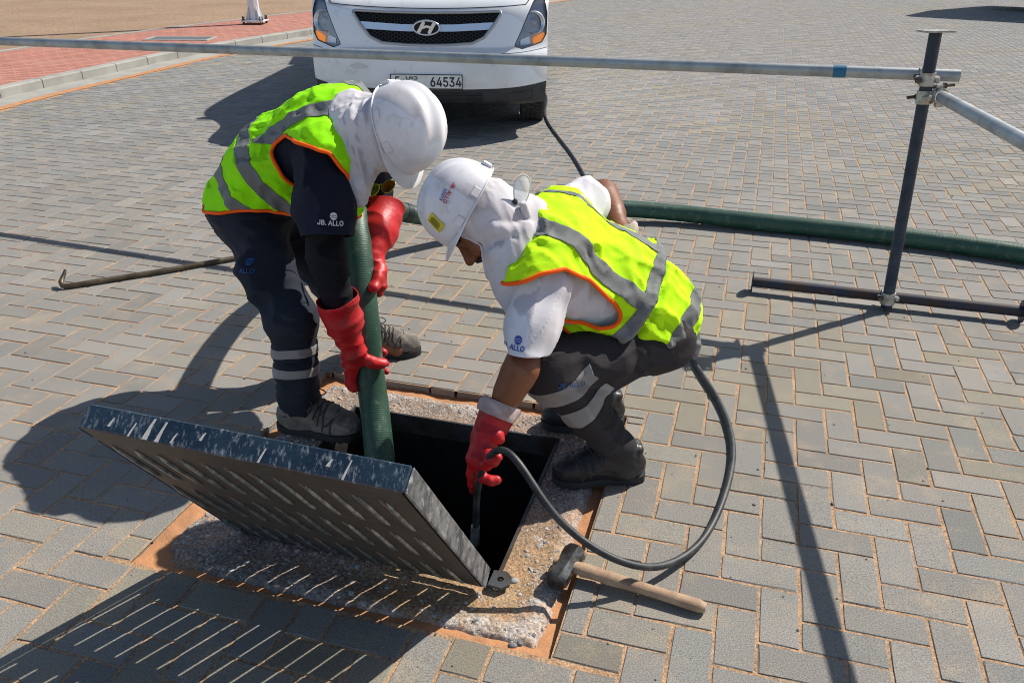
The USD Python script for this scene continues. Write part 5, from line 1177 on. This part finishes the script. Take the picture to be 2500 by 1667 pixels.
# ================================================================== the crouching man in the white shirt
pel, hipL, hipR = A3(.415, 2.352, .465), A3(.432, 2.270, .430), A3(.45, 2.45, .425)
kneL, ankL, kneR, ankR = A3(.115, 2.085, .400), A3(.330, 2.128, .088), A3(.150, 2.335, .395), A3(.305, 2.452, .085)
mid, upper, neck = A3(.310, 2.335, .555), A3(.125, 2.295, .675), A3(.010, 2.285, .755)
shL, shR, elL, wrL, elR, wrR = A3(.075, 2.115, .650), A3(.150, 2.45, .735), A3(.026, 1.985, .462), A3(-.046, 1.955, .318), A3(.303, 2.70, .742), A3(.345, 2.475, .675)
latT, latP = unit(shR - shL), unit(hipR - hipL)
HO, HF = A3(-.100, 2.245, .812), headframe((-.865, .05, .50), (-.50, -.33, -.80))
HSC = .885
HHO = HO + HF[2] * .026 - HF[0] * .004
HO = HO + A3(.006, 0, -.014)
wk = Thing('person', 'man in white shirt and yellow vest crouching with one gloved hand in the manhole', 'person', (.3, 2.3, 0))
B = Form()
B.chain([pel, mid, upper], [.105, .10, .112], .05, latT, 1.35); B.caps(upper, neck, .075, .055, .05); B.caps(shR + A3(0, -.03, -.02), shL + A3(0, .03, -.02), .038, .038, .05)
B.chain([shL + A3(0, 0, -.02), elL, wrL], [.034, .046, .030], .02); B.caps(elL * .8 + wrL * .2, elL * .55 + wrL * .45, .045, .040, .02); B.chain([shR + A3(0, 0, -.02), elR, wrR], [.034, .043, .028], .02); B.caps(elR * .85 + wrR * .15, elR * .5 + wrR * .5, .043, .040, .02)
for h_, k_, a_ in ((hipR, kneR, ankR), (hipL, kneL, ankL)): B.chain([h_, k_, a_], [.082, .055, .040], .04); B.caps(a_, a_ + A3(-.12, -.01, -.05), .035, .03, .03)
head_form(B, HO, HF, neck)
def rhand(S, grow):
    c = wrR + A3(.03, .0, -.065)
    S.caps(wrR, c, .030 + grow, .034 + grow, .02)
    for i in range(4):
        o = c + A3(-.02 + .018 * i, .0, 0); S.chain([c, o + A3(.01, -.008, -.035), o + A3(.015, -.016, -.06), o + A3(.015, -.028, -.08)], [.016 + grow, .0115 + grow, .0105 + grow, .009 + grow], .006)
    S.chain([c, c + A3(-.03, -.01, -.02), c + A3(-.04, -.02, -.045)], [.018 + grow, .014 + grow, .011 + grow], .008)
def lhand(S, grow):
    k1 = A3(-.070, 1.925, .285); k2 = A3(-.092, 1.888, .238)
    S.caps(wrL, k1, .032 + grow, .036 + grow, .02, (.2, .9, .3), 1.1); S.caps(k1, k2, .034 + grow, .030 + grow, .02, (.5, .5, .2), 1.15)
    S.chain([k1 + A3(.01, .0, .0), A3(-.040, 1.902, .298), A3(-.031, 1.896, .290)], [.022 + grow, .018 + grow, .013 + grow], .01)       # heel of the thumb
    S.chain([A3(-.088, 1.872, .225), A3(-.068, 1.850, .238), A3(-.046, 1.834, .262), A3(-.036, 1.830, .276)], [.0155 + grow, .0150 + grow, .0140 + grow, .0125 + grow], .006)   # forefinger round the hose
    S.chain([A3(-.096, 1.885, .215), A3(-.078, 1.862, .190), A3(-.056, 1.850, .186), A3(-.040, 1.852, .188)], [.0155 + grow, .0145 + grow, .0135 + grow, .0125 + grow], .006)
    S.chain([A3(-.104, 1.892, .215), A3(-.110, 1.890, .178), A3(-.108, 1.892, .145), A3(-.106, 1.900, .118)], [.0155 + grow, .0145 + grow, .0130 + grow, .0115 + grow], .006)
    S.chain([A3(-.100, 1.905, .222), A3(-.098, 1.915, .185), A3(-.088, 1.918, .160), A3(-.078, 1.912, .150)], [.0150 + grow, .0138 + grow, .0120 + grow, .0105 + grow], .006)
    S.chain([k1 + A3(-.005, -.02, -.01), A3(-.062, 1.878, .258), A3(-.058, 1.852, .262), A3(-.062, 1.838, .262)], [.020 + grow, .0165 + grow, .0150 + grow, .0125 + grow], .008)   # thumb
rhand(B, -.004); lhand(B, -.004)
lo, hi = B.bounds(); bm = nets(B, lo, hi, .0085)
body = wk.add('body', bm, 'skin', smooth=True)
# trousers
Tr = Form(); Tr.ell(pel + A3(.022, 0, -.025), (.115, .160, .112), None, .05); Tr.caps(pel, mid, .115, .105, .05, latP, 1.3)
Tr.caps(hipL + A3(.032, 0, -.02), hipL + A3(0, 0, -.015), .088, .088, .05); Tr.caps(hipR + A3(.032, 0, -.02), hipR + A3(0, 0, -.015), .094, .094, .05)
Tr.chain([hipL + A3(0, 0, -.015), hipL * .5 + kneL * .5 + A3(0, 0, -.012), kneL, ankL + A3(-.0, 0, .02)], [.094, .088, .074, .050], .05); Tr.chain([hipR, hipR * .5 + kneR * .5, kneR, ankR + A3(-.01, 0, .03)], [.094, .088, .074, .050], .05)
Tr.caps(hipL * .6 + kneL * .4 + A3(.0, -.085, -.0), hipL * .35 + kneL * .65 + A3(0, -.07, -.0), .040, .038, .02)
Tr.disp = lambda p: .010 * ridged(p, axis_scale((.6, -.2, .7), 15, 5), 13) + .006 * ridged(p, axis_scale((.5, -.3, -.7), 28, 9), 18) + .010 * ridged(p, axis_scale((.55, .1, -.8), 30, 6), 29) * np.clip((.36 - p[:, 2]) / .14, 0, 1)
tm = form(Tr, .008); tv = np.asarray(tm.vertices)
tm = clip(tm, np.where(np.linalg.norm(tv - ankL, axis=1) < .2, (tv - (ankL + A3(.012, 0, -.012))) @ unit(ankL - kneL), np.where(np.linalg.norm(tv - ankR, axis=1) < .17, (tv - (ankR + A3(.0, 0, .02))) @ unit(ankR - kneR), -1)))
tv = np.asarray(tm.vertices); tm = clip(tm, np.where((tv[:, 0] > .20) & (tv[:, 2] > .50), (tv - mid) @ unit(upper - pel) - .0, -1))
trs = wk.add('trousers', solidify(tm, .004), 'grey_trousers', smooth=True)
calf_bands(wk, tm, kneL, ankL, (.11, .36), .056, 'reflective_dirty', trs)
calf_bands(wk, tm, kneR, ankR, (.12, .38), .056, 'reflective_dirty', trs)
# belt loop strap at the back
sp_ = onto(Tr, spline([(.585, 2.33, .46), (.602, 2.31, .41), (.600, 2.29, .36), (.588, 2.28, .325)], 24), .1, 6); 
wk.add('back_strap', sweep(sp_ + grad(Tr, sp_) * .008, .016, 8, squash=(1, .35)), 'reflective', smooth=True, parent=trs)
# shirt
Sh = Form(); Sh.chain([pel, mid, upper], [.118, .120, .128], .05, latT, 1.34); Sh.caps(upper, neck, .105, .08, .05); Sh.caps(shR, shL + A3(.01, .04, 0), .065, .062, .05)
Sh.chain([shL + A3(.012, .005, -.018), shL * .5 + elL * .5 + A3(.006, 0, 0), elL + A3(.012, 0, .032)], [.074, .060, .051], .05); Sh.chain([shR, shR * .5 + elR * .5, shR * .25 + elR * .75], [.082, .074, .070], .05)
Sh.caps(mid + A3(-.05, -.06, -.05), upper + A3(0, -.06, -.06), .09, .09, .06)
Sh.disp = lambda p: .011 * ridged(p, axis_scale((.35, .35, .8), 3.5, 17), 35) + .004 * ridged(p, axis_scale((.8, .2, -.4), 30, 8), 36)
sm_ = form(Sh, .008); v = np.asarray(sm_.vertices); dL, dR = unit(elL + A3(0, 0, -.02) - shL), unit(elR - shR)
sm_ = clip(sm_, np.where((np.linalg.norm(v - elL, axis=1) < .17), (v - A3(.040, 1.985, .505)) @ unit(dL * .5 + A3(0, 0, -.6)), np.where((v[:, 1] > 2.50), (v - (shR + dR * .175)) @ dR, -1)))
shirt = wk.add('shirt', solidify(sm_, .003), 'white_cotton', smooth=True)
o = A3(.012, 1.915, .555); zz = unit((-.30, -.93, .20)); xx = unit(np.cross((0, .05, 1), zz)); yy = np.cross(zz, xx)
t_ = meshkit.text_mesh('JB. ALLO', .0128, .0008, True); t_.apply_translation([-t_.bounds[1][0] / 2 - .028, -.016, 0]); decal(wk, 'sleeve_print', t_.subdivide_to_size(.01), Sh, o, xx, yy, zz, 'blue_print', shirt, .001, .08)
gl_ = extrude(globe(.0115), .0008); gl_.apply_translation([-.012, .010, 0]); decal(wk, 'sleeve_emblem', gl_.subdivide_to_size(.006), Sh, o, xx, yy, zz, 'blue_print', shirt, .001, .08)
# vest
Ve = Form(); Ve.chain([pel + A3(.02, 0, -.005), mid, upper], [.142, .138, .142], .06, latT, 1.39); Ve.caps(upper, neck + A3(.03, 0, -.005), .122, .092, .05); Ve.caps(shR + A3(0, -.03, .012), shL + A3(0.005, .015, .006), .085, .092, .05); Ve.caps(shL + A3(-.03, .03, -.03), shL + A3(-.04, .08, -.08), .065, .06, .05)
Ve.caps(mid + A3(-.03, -.0, -.06), pel + A3(-.07, 0, .02), .10, .09, .07, latT, 1.35)
wa = unit(mid - pel)
def vfold(p):
    q = (p - (pel + wa * .075)) @ wa + .03 * (p[:, 1] - 2.35)
    groove = -.020 * np.exp(-(q / .012) ** 2) + .012 * np.exp(-((q - .03) / .016) ** 2)
    return .013 * ridged(p, axis_scale((-.75, .1, .55), 4.0, 14), 57) + .009 * ridged(p, axis_scale((-.5, .5, .5), 8, 24), 58) + .004 * ridged(p, axis_scale((.6, .2, .6), 16, 36), 59) + groove * np.clip((p[:, 2] - .36) / .06, 0, 1)
Ve.disp = vfold
vm_ = form(Ve, .008); v = np.asarray(vm_.vertices)
hn = unit(np.cross(A3(.132, 2.2, .495) - A3(.565, 2.35, .370), (.05, 1, .0))); hn = hn if hn[2] > 0 else -hn
hem = -((v - A3(.565, 2.35, .370)) @ hn) + .008 * np.sin(v[:, 0] * 22)
AH = Polygon([(-.25, .50), (-.25, .668), (-.02, .664), (.012, .682), (.076, .712), (.14, .716), (.212, .664), (.287, .591), (.313, .552), (.290, .526), (.243, .520), (.142, .538), (.02, .545)]).buffer(-.02).buffer(.032).buffer(-.012)
ahL = np.where(v[:, 1] < 2.27, -sd_poly(AH, v[:, [0, 2]]), -9)
ahR = np.where(v[:, 1] > 2.42, .10 - np.linalg.norm((v - (shR + A3(-.01, .06, -.02))) * [1, .8, 1], axis=1), -9)
nk = .088 - np.linalg.norm(v - (neck + A3(-.045, -.01, .02)), axis=1)
vm_ = clip(vm_, np.maximum.reduce([hem, ahL, ahR, nk]))
vest = wk.add('vest', solidify(vm_, .005), 'hivis_yellow', smooth=True)
wk.add('vest_piping', binding(vm_, .0062), 'orange_piping', smooth=True, parent=vest)
for p1, p2 in ((A3(.43, 2.38, .623), A3(.322, 2.38, .482)), (A3(.548, 2.38, .520), A3(.44, 2.38, .41))):
    b = band_plane(vm_, p1, p2, latT, .054); wk.add('reflective_strip', solidify(b, .002, .0022), 'reflective', smooth=True, parent=vest)
nU = unit(np.cross(latT, A3(.322, 2.38, .482) - A3(.43, 2.38, .623))); nU = nU if nU @ (upper - mid) > 0 else -nU
for y0 in (-.098, .125):
    v = np.asarray(vm_.vertices); l = (v - upper) @ latT; up_ = (v - A3(.43, 2.38, .623)) @ nU
    sp = A3(.30, 0, .55); below = (v - (mid + A3(0, 0, .02))) @ unit((.58, 0, .81))
    b = clip(vm_, np.maximum.reduce([np.abs(l - y0 + .05 * (v[:, 0] - .2)) - .026, .02 - up_, .02 - below]))
    if len(b.faces): wk.add('reflective_strip', solidify(b, .002, .003), 'reflective', smooth=True, parent=vest)
# head cloth with a face opening, neck drape, knot behind
Sc = Form(); R_ = np.array(HF); P = lambda *q: loc(HO, HF, np.array(q))[0]
Sc.ell(P(-.012, 0, -.005), (.112, .090, .088), R_, .03); Sc.caps(P(.0, 0, -.06), P(.055, 0, -.098), .078, .046, .04)
Sc.caps(P(-.02, 0, -.05), neck + A3(.0, -.01, .0), .085, .108, .04); Sc.caps(neck + A3(-.0, -.01, -.01), neck + A3(.045, -.01, -.035), .108, .112, .03)
Sc.chain([P(.03, .02, -.11), A3(-.012, 2.19, .70), A3(.0, 2.145, .635), A3(.005, 2.12, .585)], [.06, .062, .045, .028], .04)
Sc.caps(A3(.02, 2.23, .80), A3(.045, 2.19, .745), .024, .026, .02)
Sc.disp = lambda p: .003 * ridged(p, axis_scale((.25, -.35, -.9), 2.6, 32), 65) * np.clip((.90 - p[:, 2]) / .12, .15, 1) + .003 * ridged(p, axis_scale((.3, -.3, -.9), 5, 60), 66)
Sb = Form(); Sb.q = list(Sc.q); kn = A3(.030, 2.20, .785)
for tgt, r_ in (((-.06, 2.15, .72), .0085), ((-.03, 2.14, .69), .0095), ((-.01, 2.13, .655), .009), ((.01, 2.12, .62), .0085), ((-.06, 2.17, .80), .007)):
    t_ = A3(*tgt); roll(Sc, Sb, [kn, kn * .6 + t_ * .4 + A3(0, -.03, 0), kn * .25 + t_ * .75 + A3(0, -.02, 0), t_], r_, k=.022, sink=.5)
lo, hi = Sc.bounds(); scm = nets(Sc, lo, hi, .0055); v = np.asarray(scm.vertices); q = (v - HO) @ np.array(HF).T
op = np.where(q[:, 0] > .015, 1 - np.sqrt(((q[:, 1]) / .068) ** 2 + ((q[:, 2] + .022) / .088) ** 2), -1) + np.where(q[:, 0] < .03, -.5, 0)
scm = clip(scm, op)
scarf = wk.add('head_cloth', solidify(scm, .005), 'scarf_cotton', smooth=True)
wk.add('cloth_hem', binding(scm, .0045), 'scarf_cotton', smooth=True, parent=scarf)
lp_ = spline([A3(.022, 2.215, .815), A3(.035, 2.175, .79), A3(.045, 2.150, .745), A3(.050, 2.140, .705), A3(.058, 2.148, .690), A3(.066, 2.165, .705), A3(.062, 2.185, .75), A3(.05, 2.215, .80)], 40)
wk.add('cloth_knot', sweep(lp_, .013, 9, squash=(1, .5)), 'scarf_cotton', smooth=True, parent=scarf)
face_parts(wk, HO, HF, body)
hat = hard_hat(wk, HHO, HF, HSC, 'white safety helmet with a yellow label and printed stickers')
def hat_fn(p):
    q = (p - HHO) @ np.array(HF).T; r = A3(.143, .116, .152) * HSC; k0 = np.sqrt(((q / r) ** 2).sum(-1)) + 1e-9; k1 = np.sqrt(((q / r ** 2) ** 2).sum(-1)) + 1e-9; return k0 * (k0 - 1) / k1 - .004
def hat_decal(name, m, az, el, rot, matn, lift=.0012):
    o, n = hat_point(HHO, HF, az, el, 0.0, HSC); f_ = unit(np.cross(HF[2], n)); x0 = -f_ ; y0 = np.cross(n, x0); c, s = math.cos(rot), math.sin(rot)
    decal(wk, name, m, hat_fn, o, x0 * c + y0 * s, -x0 * s + y0 * c, n, matn, hat, lift, .04)
# az 90 = his left side, towards the viewer
lb = extrude(sbox(-.024, -.015, .024, .015).buffer(.001), .0006).subdivide_to_size(.008); hat_decal('helmet_label', lb, 44, 27, math.radians(90 + 180), 'yellow_label')
for dy, w in ((.008, .038), (.0025, .030), (-.003, .036), (-.0085, .026)):
    ln_ = extrude(sbox(-w / 2, dy - .0013, w / 2, dy + .0013), .0005).subdivide_to_size(.008); hat_decal('label_line', ln_, 44, 27, math.radians(90 + 180), 'plate_black', .0022)
t_ = meshkit.text_mesh('JB. ALLO', .0105, .0006, True); t_.apply_translation([-t_.bounds[1][0] / 2, .002, 0]); hat_decal('helmet_print', t_.subdivide_to_size(.008), 92, 34, math.radians(0), 'red_print')
t_ = meshkit.text_mesh('12273', .008, .0006, True); t_.apply_translation([-t_.bounds[1][0] / 2 + .012, -.0095, 0]); hat_decal('helmet_number', t_.subdivide_to_size(.008), 92, 34, 0, 'blue_print')
# gloves
def cuffed(T, a, b, ra, rb, hand, label, seed, cuffn):
    Gf_ = Form(); Gf_.chain([a, a * .4 + b * .6, b], [ra, ra * .85, rb], .03); hand(Gf_, 0.0); Gf_.disp = lambda p: .0016 * ridged(p, np.eye(3) * 30, seed) + .001 * ridged(p, np.eye(3) * 60, seed + 1)
    gm_ = form(Gf_, .005); v = np.asarray(gm_.vertices); gm_ = clip(gm_, (v - a) @ unit(a - b)); p = T.add('glove', solidify(gm_, .0025), 'red_glove', smooth=True, label=label)
    ax = unit(a - b); prof = np.array([(ra - .002, -.004), (ra + .006, -.006), (ra + .010, .006), (ra + .011, .026), (ra + .006, .036), (ra - .002, .034), (ra - .006, .02)])
    c = trimesh.creation.revolve(prof, sections=32); cv = np.asarray(c.vertices); cv = cv * (1 + .05 * np.sin(np.arctan2(cv[:, 1], cv[:, 0]) * 3 + cv[:, 2] * 60))[:, None] ** [1, 1, 0]
    c = place(trimesh.Trimesh(cv, c.faces, process=False), *frame(ax), a - ax * .012); T.add('glove_cuff', c, 'glove_cuff', smooth=40, parent=p)
cuffed(wk, A3(-.036, 1.966, .340), A3(-.052, 1.947, .305), .049, .038, lhand, 'red rubber glove reaching into the manhole', 81, None)
cuffed(wk, wrR * .96 + elR * .04, wrR + A3(.01, -.0, -.03), .042, .036, rhand, 'glove with folded pale cuff on the hip', 85, None)
boot(wk, ankL, (-1, -.08), 'boot_black', .10, True, True, size=.97, shaft=.042, label='black safety boot beside the manhole')
boot(wk, ankR, (-1, -.10), 'boot_black', .10, True, False, size=.97, shaft=.042, label='black safety boot on the far side of the manhole')
# faint print on the thigh
o = A3(.165, 1.985, .405); zz = unit((-.05, -.96, .25)); xx = unit(np.cross((0, 0, 1), zz)); yy = np.cross(zz, xx)
t_ = meshkit.text_mesh('JB. ALLO', .013, .0006, True); t_.apply_translation([-t_.bounds[1][0] / 2, -.01, 0]); decal(wk, 'thigh_print', t_.subdivide_to_size(.01), Tr, o, xx, yy, zz, 'dim_blue_print', trs, .0035, .12)
# safety goggles pushed round to the back of the helmet
gg = Thing('safety_goggles', 'clear safety goggles hanging at the back of the crouching man\'s helmet', 'goggles', (0, 2.28, .86))
c0 = loc(HO, HF, (-.150, .01, -.045))[0]
tb = A3(.034, 2.215, .925); bt = A3(.026, 2.205, .848)
yv = unit(tb - bt); xv = unit(np.cross(yv, (.45, -.85, .1))); zv = np.cross(xv, yv)
e = np.array([(.025 * math.cos(a) * (1 + .2 * math.sin(a)), .045 * math.sin(a)) for a in np.linspace(0, 2 * math.pi, 40)])
cen = (tb + bt) / 2
u_ = np.linspace(0, 1, 7); V, F = [], []
for r in u_: 
    V.append(cen + (xv * (e[:-1, :1] * r)) + yv * (e[:-1, 1:] * r) + zv * (-.012 * r * r))
V = np.vstack([v_ for v_ in V]); n_ = 39; k = np.arange(n_)
for r in range(6): F += [np.stack([r * n_ + k, (r + 1) * n_ + k, r * n_ + (k + 1) % n_], 1), np.stack([r * n_ + (k + 1) % n_, (r + 1) * n_ + k, (r + 1) * n_ + (k + 1) % n_], 1)]
gg.add('lens', solidify(trimesh.Trimesh(V, np.vstack(F), process=False), .0015), 'clear_plastic', smooth=True)
gg.add('rim', sweep(cen + xv * e[:, :1] + yv * e[:, 1:] - zv * .012, .0018, 7, caps=False), 'white_cotton', smooth=True)
gg.add('vent', place(rbox(.014, .016, .012, .004), xv, yv, zv, bt + A3(-.020, 0, .012)), 'black_plastic')
gg.add('fold', sweep(spline([bt + A3(.002, -.01, .012), bt + A3(.008, -.006, -.01), bt + A3(.016, -.01, -.03)], 10), [.010, .011, .012, .012, .013, .013, .013, .012, .010, .008], 8), 'scarf_cotton', smooth=True)
